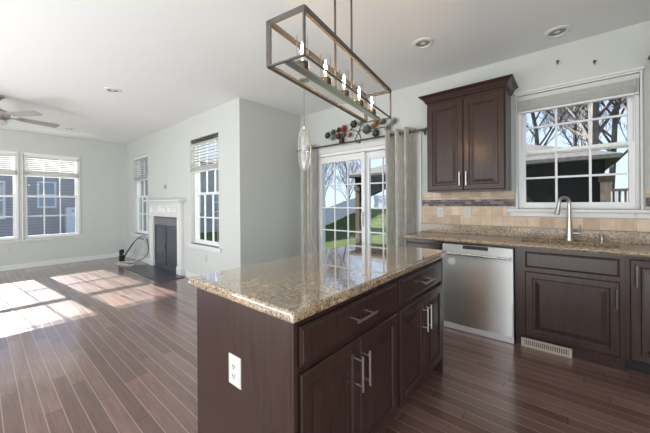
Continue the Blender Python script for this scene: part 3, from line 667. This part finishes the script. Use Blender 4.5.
# upper cabinets
F_up = Fr((0, 3.222, 0), (1, 0, 0), (0, -1, 0))
def upper(label, x0, x1, zt=2.365):
    t = thing('wall_cabinet', label, 'cabinet', ((x0+x1)/2, 3.38, 1.385), 'wall cabinets')
    MB().box(x0, x1, 3.222, YS-0.002, 1.385, zt).build('carcass', 'wood', t)
    mid = (x0+x1)/2
    for k, (a, b) in enumerate(((x0+0.012, mid-0.002), (mid+0.002, x1-0.012))):
        o = door(F_up, a, b, 1.40, zt-0.02, 0, t); pull(F_up, b-0.03 if k == 0 else a+0.03, 1.515, 0.02, 0.14, o)
    rs = []
    for out, z in ((0.002, zt), (0.014, zt+0.004), (0.014, zt+0.018), (0.022, zt+0.026), (0.034, zt+0.046), (0.052, zt+0.062), (0.066, zt+0.068), (0.066, zt+0.079)):
        rs.append([(x0-out, YS-0.002, z), (x0-out, 3.205-out, z), (x1+out, 3.205-out, z), (x1+out, YS-0.002, z)])
    MB().rings(rs).build('crown_molding', 'wood', t)
    return t
upper('espresso two door wall cabinet with crown molding left of the sink window', -1.205, -0.448)
upper('espresso wall cabinet right of the sink window mostly outside the photo', 0.572, 1.33)

# backsplash tile
def tiles(name, mat, rects, w): 
    m = MB()
    for a, b, c, d in rects: m.fbox(F_sink, a, b, c, d, 0.001, w)
    return m.build(name, mat, kind='structure')
tiles('trim_1', 'tile', [(-1.385, -0.487, 1.016, 1.224), (-1.385, -0.42, 1.302, 1.384), (-0.487, 0.562, 1.016, 1.124), (0.562, 1.89, 1.016, 1.224), (0.49, 1.89, 1.302, 1.384)], 0.010)
tiles('trim_2', 'mosaic', [(-1.385, -0.42, 1.226, 1.30), (0.49, 1.89, 1.226, 1.30)], 0.011)

# screws left above the window
for x, z, l in ((-0.069, 2.597, 'left dark hook screw in the wall above the sink window'), (0.186, 2.516, 'right dark hook screw in the wall above the sink window')):
    o = MB().lathe([(0.006, 0.0), (0.006, 0.014), (0.011, 0.016), (0.011, 0.02)], (x, YS-0.001, z), 8, 'Y').tube([(x, YS-0.02, z), (x, YS-0.022, z-0.028)], 0.005, 6).build('wall_hook', 'bronze'); tag(o, l, 'hook', 'hooks above the sink window')

# ------------------------------------------------------------------ ceiling fixtures
cl = thing('linear_chandelier', 'open rectangular metal chandelier with five glowing bulbs above the island', 'chandelier', (-1.074, 1.473, 1.92))
ang = math.atan2(0.162, 1.124); MC = Matrix.Translation((-1.074, 1.475, 1.925)) @ Matrix.Rotation(ang, 4, 'Z')
L2, W2, HH, B = 0.57, 0.104, 0.225, 0.013
m = MB()
def bar(x0, x1, y0, y1, z0, z1): m.mbox(MC, x0, x1, y0, y1, z0, z1)
bar(-W2-B, -W2+B, -L2, L2, 0, 0.014); bar(-W2-B, -W2+B, -L2, L2, HH-0.014, HH)
bar(W2-0.004, W2+0.004, -L2, L2, 0, 0.010); bar(W2-0.008, W2+0.008, -L2, L2, HH-0.030, HH)
for y in (-L2, L2):
    bar(-W2-B, -W2+B, y-0.006, y+0.006, 0, HH); bar(W2-0.005, W2+0.005, y-0.006, y+0.006, 0, HH)
    bar(-W2, W2, y-0.006, y+0.006, 0, 0.009); bar(-W2, W2, y-0.006, y+0.006, HH-0.024, HH)
m.build('frame', 'pewter', cl, bevel=0.001)
MB().mbox(MC, -0.022, 0.022, -L2, L2, 0.004, 0.016).build('socket_bar', 'nickel', cl)
m = MB(); m.mbox(MC, -0.05, 0.05, -0.16, 0.16, H-1.925-0.022, H-1.925-0.001); m.build('ceiling_plate', 'pewter', cl, bevel=0.004)
for y in (-0.11, 0.11):
    p = MC @ Vector((0, y, 0.016)); MB().tube([p, (p.x, p.y, H-0.02)], 0.0068, 8).build('hanging_rod', 'pewter', cl, smooth=True)
for k in range(5):
    p = MC @ Vector((0, (k-2)*0.221, 0.016))
    s = MB().lathe([(0.030, 0), (0.032, 0.004), (0.032, 0.030), (0.028, 0.034), (0.012, 0.034), (0.012, 0.038)], p, 16).build('bulb_socket', 'bronze', cl, smooth=True)
    MB().lathe([(0.0295, 0.034), (0.0295, 0.165), (0.0282, 0.165), (0.0282, 0.036)], p, 20).build('glass_shade', 'clear', s, smooth=True)
    MB().lathe([(0.009, 0.036), (0.009, 0.060)], p, 10).build('candle_sleeve', 'candle', s)
    MB().lathe([(0.004, 0.060), (0.0085, 0.075), (0.009, 0.09), (0.006, 0.112), (0.0015, 0.135)], p, 10).build('bulb', 'bulb', s, smooth=True)

px, py = -2.41, 2.499
t = thing('glass_pendant', 'elongated clear glass pendant hanging in the dining nook', 'pendant light', (px, py, 1.66))
MB().lathe([(0.06, H-0.001), (0.06, H-0.02), (0.012, H-0.026)], (px, py, 0), 18).build('ceiling_canopy', 'nickel', t, smooth=True)
MB().tube([(px, py, 2.17), (px, py, H-0.02)], 0.005, 6).build('cord', 'fan', t)
MB().lathe([(0.016, 2.155), (0.02, 2.19), (0.006, 2.20)], (px, py, 0), 12).build('cap', 'nickel', t, smooth=True)
prof = [(0.078*math.sin(PI*(i+0.6)/20.9)**0.72, 1.66+0.52*i/20) for i in range(21)]
ca, sa = math.cos(0.35), math.sin(0.35)
m = MB(); m.lathe(prof, (0, 0, 0), 24, sx=1.0, sy=0.62); m.v = [Vector((px+v.x*ca-v.y*sa, py+v.x*sa+v.y*ca, v.z)) for v in m.v]; m.build('glass_shade', 'frosted', t, smooth=True)
rim = []
for i in range(41):
    a = 2*PI*i/40; c = math.cos(a); s_ = math.sin(a); rr = 0.079*(abs(s_)**0.72)*(1 if s_ >= 0 else -1); rim.append((px+rr*ca, py+rr*sa, 1.92+0.258*c))
MB().tube(rim, 0.0055, 8).build('rim', 'nickel', t, smooth=True)
MB().lathe([(0.014, 2.06), (0.014, 2.15)], (px, py, 0), 10).build('lamp_holder', 'nickel', t)
MB().lathe([(0.010, 1.985), (0.025, 1.96), (0.032, 1.925), (0.028, 1.90), (0.010, 1.885)], (px, py, 0), 12).build('bulb', 'plastic', t, smooth=True)
MB().lathe([(0.010, 1.985), (0.012, 2.06)], (px, py, 0), 10).build('bulb_cap', 'nickel', t)
m = MB(); random.seed(4)
for i in range(14):
    z = 1.74+0.02*i*0.55+random.uniform(-.01, .01); a = random.uniform(0, 2*PI); r = 0.03
    m.lathe([(0.002, -0.008), (0.009, 0), (0.002, 0.008)], (px+r*math.cos(a), py+r*0.6*math.sin(a), z), 6)
m.build('crystal_beads', 'nickel', t)

def downlight(x, y, label):
    t = thing('recessed_light', label, 'ceiling light', (x, y, H), 'recessed ceiling lights')
    MB().lathe([(0.062, H-0.001), (0.094, H-0.001), (0.092, H-0.008), (0.066, H-0.012), (0.062, H-0.004)], (x, y, 0), 28, cap=False).build('trim_ring', 'white', t, smooth=True)
    MB().lathe([(0.0625, H-0.0035), (0.05, H-0.0025), (0.03, H-0.002), (0.03, H-0.001)], (x, y, 0), 28).build('reflector', 'baffle', t, smooth=True)  # flat disc; shade inside the can is put into its grey
    MB().lathe([(0.022, H-0.003), (0.020, H-0.006), (0.008, H-0.008)], (x, y, 0), 18).build('lamp', 'white', t, smooth=True)
    return t
d0 = downlight(-1.023, 2.649, 'recessed ceiling light between the chandelier and the wall cabinet')
dup(d0, (-0.065, 3.235, H), 'recessed ceiling light close to the wall above the sink window')
dup(d0, (-4.494, 1.115, H), 'recessed ceiling light in the living room nearer the camera')
dup(d0, (-7.406, 1.124, H), 'small distant recessed ceiling light near the living room windows')

fx, fy, fz = -5.85, 0.16, 2.47
t = thing('ceiling_fan', 'grey bladed ceiling fan half cut by the left photo edge', 'ceiling fan', (fx, fy, fz))
MB().lathe([(0.07, H-0.001), (0.07, H-0.03), (0.03, H-0.07)], (fx, fy, 0), 20).build('ceiling_canopy', 'nickel', t, smooth=True)
MB().tube([(fx, fy, H-0.06), (fx, fy, fz+0.09)], 0.013, 10).build('downrod', 'nickel', t, smooth=True)
MB().lathe([(0.03, fz+0.10), (0.09, fz+0.08), (0.125, fz+0.04), (0.125, fz-0.02), (0.08, fz-0.05)], (fx, fy, 0), 24).build('motor_housing', 'nickel', t, smooth=True)
MB().lathe([(0.085, fz-0.05), (0.10, fz-0.07), (0.09, fz-0.10), (0.05, fz-0.12), (0.01, fz-0.125)], (fx, fy, 0), 20).build('light_bowl', 'plastic', t, smooth=True)
for k in range(5):
    a = math.radians(104+72*k); R = Matrix.Translation((fx, fy, fz+0.01)) @ Matrix.Rotation(a, 4, 'Z') @ Matrix.Rotation(math.radians(-13), 4, 'X')
    o = MB().rings([[R @ Vector(p) for p in ((0.20, -0.05, zz), (0.24, -0.058, zz), (0.62, -0.068, zz), (0.645, -0.05, zz), (0.645, 0.05, zz), (0.62, 0.068, zz), (0.24, 0.058, zz), (0.20, 0.05, zz))] for zz in (-0.004, 0.004)]).build('blade', 'fan', t)
    MB().mbox(R, 0.10, 0.26, -0.016, 0.016, -0.012, -0.004).build('blade_arm', 'nickel', o)

# ------------------------------------------------------------------ fireplace
fp = thing('fireplace', 'white mantel fireplace with dark slate firebox between two windows', 'fireplace', (-5.96, YF-0.05, 0))
fr = F_fire
for a, b in ((-6.70, -6.52), (-5.40, -5.24)):
    m = MB(); m.fbox(fr, a, b, 0.0, 1.03, 0.001, 0.05); m.fbox(fr, a-0.01, b+0.01, 0, 0.14, 0.001, 0.062); f2 = Fr(fr.o+fr.N*0.05, fr.U, fr.N)
    m.panel(f2, a+0.03, b-0.03, 0.20, 0.98, [(0, -0.001), (0.0, 0.008), (0.012, 0.012), (0.02, 0.004)]); m.build('pilaster', 'white', fp, bevel=0.002)
MB().fbox(fr, -6.71, -5.23, 1.03, 1.285, 0.001, 0.055).build('frieze', 'white', fp, bevel=0.002)
f2 = Fr(fr.o+fr.N*0.055, fr.U, fr.N)
for k in range(3):
    c = -5.97+(k-1)*0.44; MB().panel(f2, c-0.16, c+0.16, 1.09, 1.235, [(0, -0.001), (0, 0.03), (0.022, 0.036), (0.034, 0.010)]).build('frieze_panel', 'white', fp)
m = MB(); m.fbox(fr, -6.73, -5.21, 1.285, 1.305, 0.001, 0.075); m.fbox(fr, -6.76, -5.18, 1.305, 1.325, 0.001, 0.10); m.fbox(fr, -6.82, -5.12, 1.325, 1.355, 0.001, 0.14); m.build('mantel_shelf', 'white', fp, bevel=0.004)
m = MB(); m.fbox(fr, -6.52, -6.48, 0.0, 1.03, 0.001, 0.02); m.fbox(fr, -5.44, -5.40, 0, 1.03, 0.001, 0.02); m.fbox(fr, -6.48, -5.44, 1.00, 1.03, 0.001, 0.02); m.build('slate_surround', 'slate', fp)
MB().fbox(fr, -6.48, -5.44, 0.86, 1.00, 0.001, 0.028).build('hood', 'slate_lt', fp, bevel=0.003)
MB().fbox(fr, -6.48, -5.44, 0.03, 0.86, 0.001, 0.012).build('firebox_back', 'firebox', fp)
for k, (a, b) in enumerate(((-6.47, -5.965), (-5.955, -5.45))):
    m = MB(); s = 0.025
    m.fbox(fr, a, a+s, 0.06, 0.85, 0.012, 0.03); m.fbox(fr, b-s, b, 0.06, 0.85, 0.012, 0.03); m.fbox(fr, a+s, b-s, 0.06, 0.06+s, 0.012, 0.03); m.fbox(fr, a+s, b-s, 0.85-s, 0.85, 0.012, 0.03)
    o = m.build('firebox_door', 'slate', fp); MB().fbox(fr, a+s, b-s, 0.06+s, 0.85-s, 0.014, 0.02).build('door_glass', 'firebox', o)
    u = b-0.012 if k == 0 else a+0.012; MB().tube([fr.p(u, 0.40, 0.035), fr.p(u, 0.50, 0.035)], 0.006, 6).build('door_knob', 'bronze', o)
MB().fbox(fr, -6.48, -5.44, 0.0, 0.06, 0.001, 0.03).build('lower_grille', 'slate', fp)
m = MB(); m.box(-6.77, -5.07, 1.865, YF-0.066, 0.0005, 0.018); m.box(-6.50, -5.42, YF-0.066, YF-0.035, 0.0005, 0.018)
tag(m.build('hearth_slab', 'slate'), 'dark slate hearth slab on the floor in front of the fireplace', 'hearth')
t = thing('router_box', 'small black stacked box on the floor in the corner left of the fireplace', 'box', (-7.60, 2.02, 0))
MB().box(-7.66, -7.55, 1.98, 2.07, 0.0005, 0.14).build('lower_box', 'black', t, bevel=0.006); MB().box(-7.65, -7.56, 1.985, 2.065, 0.15, 0.27).box(-7.62, -7.59, 2.01, 2.04, 0.139, 0.151).build('upper_box', 'black', t, bevel=0.006)
random.seed(8)
t = thing('loose_cables', 'tangle of grey and black cables looping from the wall beside the fireplace', 'cable', (-7.2, 2.15, 0))
def cable(nm, mat, pts, r=0.008):
    out = []
    P = [Vector(p) for p in pts]
    for i in range(len(P)-1):
        p0, p1, p2, p3 = P[max(i-1, 0)], P[i], P[i+1], P[min(i+2, len(P)-1)]
        for k in range(8):
            s = k/8; out.append(0.5*((2*p1)+(p2-p0)*s+(2*p0-5*p1+4*p2-p3)*s*s+(3*p1-p0-3*p2+p3)*s**3))
    out.append(P[-1]); MB().tube(out, r, 6).build(nm, mat, t, smooth=True)
cable('black_cable', 'black', [(-7.55, 2.04, 0.05), (-7.42, 2.12, 0.28), (-7.20, 2.22, 0.52), (-6.98, 2.30, 0.48), (-6.90, 2.315, 0.42)])
cable('black_cable', 'black', [(-7.55, 2.05, 0.10), (-7.35, 2.16, 0.40), (-7.12, 2.24, 0.56), (-6.93, 2.30, 0.56), (-6.86, 2.31, 0.30), (-6.92, 2.28, 0.16), (-7.05, 2.2, 0.06)])
cable('grey_cable', 'valance', [(-7.05, 2.31, 0.55), (-7.02, 2.24, 0.30), (-7.15, 2.16, 0.08), (-7.35, 2.08, 0.012), (-7.55, 1.93, 0.012), (-7.40, 1.86, 0.012), (-7.10, 1.92, 0.012), (-6.95, 2.06, 0.012), (-7.15, 2.12, 0.02), (-7.45, 2.0, 0.022), (-7.35, 1.90, 0.022), (-7.05, 1.98, 0.022)])
cable('grey_cable', 'valance', [(-7.58, 2.03, 0.2), (-7.45, 2.12, 0.10), (-7.30, 2.2, 0.34), (-7.08, 2.26, 0.60), (-6.96, 2.3, 0.46), (-7.04, 2.26, 0.22), (-7.2, 2.2, 0.05), (-7.38, 2.14, 0.02)])
cable('grey_cable', 'valance', [(-6.90, 2.315, 0.62), (-6.97, 2.27, 0.44), (-6.88, 2.29, 0.36), (-6.95, 2.28, 0.28)])
MB().fbox(F_fire, -6.99, -6.87, 0.36, 0.50, 0.001, 0.02).build('jack_plate', 'plastic', t, bevel=0.003)

# ------------------------------------------------------------------ outdoors
def gz(y): 
    pts = [(-30, -0.55), (10, -0.65), (17.5, -0.75), (19, -0.5), (22.3, 0.30), (26, 0.62), (60, 2.2)]
    for (a, b), (c, d) in zip(pts, pts[1:]):
        if a <= y <= c: return b+(d-b)*(y-a)/(c-a)
    return pts[-1][1]
ys = [-30, -4.2, YS+0.2, 8, 12, 15, 17, 18, 19, 20, 21, 22, 23, 24, 26, 30, 45, 60]; xs = [-60, -40, -25, -18, -16, -12, -8, -4, 0, 4, 10, 20, 40]
m = MB(); n = len(xs); m.v = [Vector((x, y, gz(y) if x > -17.5 or y < 4 else -0.9)) for y in ys for x in xs]
m.f = [(j*n+i, j*n+i+1, (j+1)*n+i+1, (j+1)*n+i) for j in range(len(ys)-1) for i in range(n-1)]
o = m.build('ground', 'grass', kind='structure')

def fence(label, p0, p1, nseg):
    p0, p1 = Vector((*p0, 0)), Vector((*p1, 0)); d = (p1-p0)/nseg; U = d.normalized(); N = Vector((U.y, -U.x, 0)); L = d.length
    t = thing('vinyl_fence', label, 'fence', (p0.x, p0.y, gz(p0.y)), 'white fence around the yard')
    FH = 1.38
    for i in range(nseg+1):
        p = p0+d*i; z = gz(p.y); f = Fr((p.x, p.y, z), U, N)
        MB().fbox(f, -0.065, 0.065, -0.3, FH+0.12, -0.065, 0.065).build('post', 'fence', t)
        if i < nseg:
            za, zb = z+0.04, gz((p+d).y)+0.04; m = MB()
            def strip(u0, u1, lo, hi, w):
                ga, gb = za+(zb-za)*u0/L, za+(zb-za)*u1/L; A, B = p+U*u0, p+U*u1; n = N*w
                m.hexa([v+Vector((0, 0, q)) for v, q in ((A-n, ga+lo), (B-n, gb+lo), (B+n, gb+lo), (A+n, ga+lo), (A-n, ga+hi), (B-n, gb+hi), (B+n, gb+hi), (A+n, ga+hi))])
            strip(0.066, L-0.066, FH-0.13, FH, 0.03); strip(0.066, L-0.066, 0, 0.15, 0.03); strip(0.066, L-0.066, 0.15, FH-0.13, 0.012)
            k = int(L/0.2)
            for j in range(k): u = 0.066+(L-0.132)*(j+0.5)/k; strip(u-0.085, u+0.085, 0.15, FH-0.13, 0.019)
            m.build('fence_panel', 'fence', t)
    return t
fence('white vinyl privacy fence running along the left side of the lawn', (-15.6, 9.5), (-15.4, 25.5), 7)
fence('white vinyl privacy fence across the far end of the lawn', (-15.1, 25.8), (9.5, 25.8), 11)

# gazebo
gx0, gx1, gy0, gy1, ze = -5.05, 0.71, 7.0, 11.0, 2.02
g = thing('garden_gazebo', 'dark roofed wooden gazebo with charcoal drapes standing on the lawn', 'gazebo', ((gx0+gx1)/2, 9, -0.65))
m = MB(); pk = 0.74; c0, c1 = (gx0+2.0, 9, ze+0.10+pk), (gx1-2.0, 9, ze+0.10+pk)
E4 = [(gx0, gy0), (gx1, gy0), (gx1, gy1), (gx0, gy1)]
b0 = [Vector((x, y, ze)) for x, y in E4]; b1 = [Vector((x, y, ze+0.07)) for x, y in E4]; m.v = b0+b1+[Vector(c0), Vector(c1)]
m.f = [(0,1,5,4), (1,2,6,5), (2,3,7,6), (3,0,4,7), (4,5,9,8), (5,6,9), (6,7,8,9), (7,4,8), (3,2,1,0)]
m.build('roof', 'roof', g)
m = MB(); m.box(gx0+0.15, gx1-0.2, gy0+0.25, gy0+0.35, ze-0.24, ze-0.002); m.box(gx0+0.15, gx1-0.2, gy1-0.35, gy1-0.25, ze-0.24, ze-0.002); m.box(gx0+0.15, gx0+0.25, gy0+0.35, gy1-0.35, ze-0.24, ze-0.002); m.box(gx1-0.3, gx1-0.2, gy0+0.35, gy1-0.35, ze-0.24, ze-0.002); m.build('beams', 'drape', g)
for x, y in ((gx0+0.20, gy0+0.36), (gx1-0.19, gy0+0.36), (gx0+0.40, gy1-0.42), (gx1-0.30, gy1-0.42)):
    o = MB().box(x-0.07, x+0.07, y-0.07, y+0.07, gz(y)-0.1, ze-0.25).build('post', 'cedar' if x > -2 else 'brown', g); MB().box(x-0.095, x+0.095, y-0.095, y+0.095, ze-0.40, ze-0.25).build('post_bracket', 'brown', o)
def drape(outline, y):
    m = MB(); f = Fr((0, y, 0), (1, 0, 0), (0, -1, 0)); rs = []
    top, bot = outline
    for i in range(41):
        s = i/40; w = 0.025*math.sin(s*50)
        ut, zt = top(s); ub, zb = bot(s); rs.append([f.p(ut+(ub-ut)*k/6, zt+(zb-zt)*k/6, w*(0.4+k/10)) for k in range(7)])
    m.rings(rs, False, False, closed=False); o = m.build('drape', 'drape', g, smooth=True); o.modifiers.new('cloth', 'SOLIDIFY').thickness = 0.01
drape((lambda s: (-1.75+2.2*s, ze-0.24), lambda s: (-0.95+1.4*s, (1.62-0.62*min(1, s/0.45)**0.7) if s < 0.45 else -0.5)), gy0+0.30)
drape((lambda s: (gx0+0.28+1.1*s, ze-0.24), lambda s: (gx0+0.28+0.65*s, 1.30+0.25*s)), gy0+0.30)
drape((lambda s: (-1.2+1.6*s, ze-0.24), lambda s: (-1.2+1.6*s, -0.5)), gy1-0.30)
t = thing('hanging_basket', 'rust brown rounded hanging basket under the gazebo roof', 'basket', (-4.0, 8.6, 1.28))
m = MB(); m.lathe([(0.10, 1.28), (0.26, 1.33), (0.32, 1.45), (0.30, 1.56), (0.27, 1.56), (0.24, 1.38), (0.05, 1.33)], (-4.0, 8.6, 0), 18, sx=1.3); m.build('basket', 'rust', t, smooth=True)
for k in range(3): a = 2*PI*k/3; MB().tube([(-4.0+0.36*math.cos(a), 8.6+0.28*math.sin(a), 1.55), (-4.0, 8.6, 2.01)], 0.008, 5).build('hanging_chain', 'bronze', t)

t = thing('deck_railing', 'brown wooden railing beyond the gazebo at the right of the sink window', 'railing', (1.6, 13.0, gz(13)))
for x in (0.9, 2.2, 3.5): MB().box(x-0.06, x+0.06, 12.94, 13.06, gz(13)-0.1, 1.72).build('post', 'brown', t)
MB().box(0.84, 3.56, 12.95, 13.05, 1.58, 1.66).box(0.84, 3.56, 12.97, 13.03, 0.66, 0.74).build('rails', 'brown', t)
m = MB()
for i in range(20): x = 0.98+2.5*i/19; m.box(x-0.025, x+0.025, 12.98, 13.02, 0.74, 1.58)
m.build('balusters', 'brown', t)

# houses beyond the living room windows
def house(label, x, y0, y1, ht, wins, dpt=9, group='neighbour houses'):
    t = thing('neighbour_house', label, 'house', (x-dpt/2, (y0+y1)/2, gz(0)), group); zb = gz(0)-0.3
    f = Fr((x, 0, 0), (0, 1, 0), (1, 0, 0))
    MB().box(x-dpt, x, y0, y1, zb, ht).build('walls', 'siding', t)
    m = MB(); r = [[(x-dpt-0.4, y0-0.4, ht), (x+0.4, y0-0.4, ht), (x+0.4, y1+0.4, ht), (x-dpt-0.4, y1+0.4, ht)], [(x-dpt-0.4, y0-0.4, ht+0.15), (x+0.4, y0-0.4, ht+0.15), (x+0.4, y1+0.4, ht+0.15), (x-dpt-0.4, y1+0.4, ht+0.15)], [(x-dpt/2-0.02, y0+2, ht+1.3), (x-dpt/2+0.02, y0+2, ht+1.3), (x-dpt/2+0.02, y1-2, ht+1.3), (x-dpt/2-0.02, y1-2, ht+1.3)]]
    m.rings(r); m.build('roof', 'roof', t)
    for a, b, c, d in wins:
        m = MB(); s = 0.09; m.fbox(f, a, a+s, c, d, 0.001, 0.06); m.fbox(f, b-s, b, c, d, 0.001, 0.06); m.fbox(f, a+s, b-s, c, c+s, 0.001, 0.06); m.fbox(f, a+s, b-s, d-s, d, 0.001, 0.06); m.fbox(f, a+s, b-s, (c+d)/2-0.03, (c+d)/2+0.03, 0.001, 0.05)
        o = m.build('window', 'fence', t); MB().fbox(f, a+s, b-s, c+s, d-s, 0.001, 0.02).build('pane', 'houseglass', o)
    return t
house('grey sided house seen through the living room windows', -22.0, -12.0, 5.0, 4.6, [(2.0, 2.78, 1.1, 2.55), (0.0, 0.86, 0.55, 2.5), (-2.6, -1.7, 0.9, 2.5)])
t = thing('utility_cabinet', 'white utility cabinet standing before the grey house', 'cabinet', (-21.2, 3.3, gz(0)))
MB().box(-21.5, -21.0, 3.05, 3.52, gz(0), 1.12).build('cabinet_body', 'fence', t, bevel=0.02); MB().box(-21.0, -20.98, 3.10, 3.47, gz(0)+0.1, 1.05).build('cabinet_door', 'fence', t); MB().box(-20.98, -20.96, 3.3, 3.36, 0.9, 0.96).build('latch', 'black', t)
house('grey sided house seen through the fireplace windows', -21.0, 6.5, 17.0, 4.2, [(8.0, 9.0, 0.6, 2.2), (9.6, 10.6, 0.6, 2.2), (11.5, 12.5, 0.6, 2.2), (14.0, 15.0, 0.6, 2.2)])

# bare trees
def bare_tree(seed, h, r0, label):
    rnd = random.Random(seed); tr = MB(); br = MB()
    def grow(p, d, L, r, lev, mb):
        n = 4; pts = [p]; q = p; dd = d
        for i in range(n):
            dd = (dd + Vector((rnd.uniform(-1, 1), rnd.uniform(-1, 1), rnd.uniform(-0.3, 0.5)))*0.10*(1+lev*0.5)).normalized(); q = q+dd*L/n; pts.append(q)
        e = 0.45 if lev == 0 else 0.3
        mb.tube(pts, [r*(1-(1-e)*i/n) for i in range(n+1)], 6 if lev < 2 else 3)
        if lev >= 4: return
        k = {0: 15, 1: 7, 2: 5, 3: 4}[lev]
        for j in range(k):
            s = (0.22 if lev == 0 else 0.2)+ (0.78 if lev == 0 else 0.8)*(j+rnd.random()*0.6)/k; i = min(int(s*n), n-1); b = pts[i].lerp(pts[i+1], s*n-i)
            ax = rnd.uniform(0, 2*PI); side = Vector((math.cos(ax), math.sin(ax), 0)); nd = (dd*0.75+side*rnd.uniform(0.5, 0.95)+Vector((0, 0, 0.35))).normalized()
            grow(b, nd, L*rnd.uniform(0.36, 0.55), max(r*(1-0.6*s)*0.5, 0.016), lev+1, br)
    grow(Vector((0, 0, 0)), Vector((0, 0, 1)), h, r0, 0, tr)
    t = thing('bare_tree', label, 'tree', (0, 0, 0), 'bare trees behind the yard')
    tr.build('trunk', 'bark', t, smooth=True); br.build('branches', 'bark', t)
    return t
protos = [bare_tree(3, 11, 0.17, ''), bare_tree(11, 12.5, 0.20, ''), bare_tree(29, 9.5, 0.13, '')]
spots = [  # x, y, prototype, turn, scale, label
    (-18.9, 22.5, 2, 0.3, 0.75, 'bare spreading tree behind the left fence seen at the left of the sliding door'),
    (-17.6, 25.0, 0, 2.1, 0.70, 'bare tree just right of the leftmost tree beyond the fence'),
    (-12.5, 30.0, 1, 1.0, 0.80, 'bare tree behind the gazebo roof tip in the sliding door'),
    (-8.8, 27.5, 2, 4.0, 1.0, 'bare tree above the gazebo roof in the right door panel'),
    (-1.55, 27.0, 0, 0.9, 1.10, 'slender bare tree at the left column of the sink window'),
    (0.6, 30.0, 2, 5.0, 1.2, 'thin bare tree between the left and middle trunks in the sink window'),
    (1.05, 21.0, 1, 2.7, 1.15, 'thick bare trunk in the middle column of the sink window'),
    (2.2, 28.0, 0, 3.3, 1.15, 'bare tree behind the muntin right of the middle trunk'),
    (3.35, 20.5, 1, 0.2, 1.20, 'pale thick bare trunk in the right column of the sink window'),
    (3.9, 24.0, 0, 1.9, 1.25, 'dark bare trunk just right of the pale thick trunk'),
    (6.4, 28.0, 2, 1.4, 1.3, 'bare tree at the right edge of the sink window'),
    (-3.6, 29.0, 1, 4.4, 1.0, 'bare tree outside the left edge of the sink window'),
]
used = set()
for x, y, k, rz, sc, lab in spots:
    z = (gz(y) if x > -17.5 else -0.9)-0.05
    if k in used: dup(protos[k], (x, y, z), lab, rz, sc)
    else:
        r = protos[k]; r.location = (x, y, z); r.rotation_euler = (0, 0, rz); r.scale = (sc,)*3; r['label'] = lab; used.add(k)
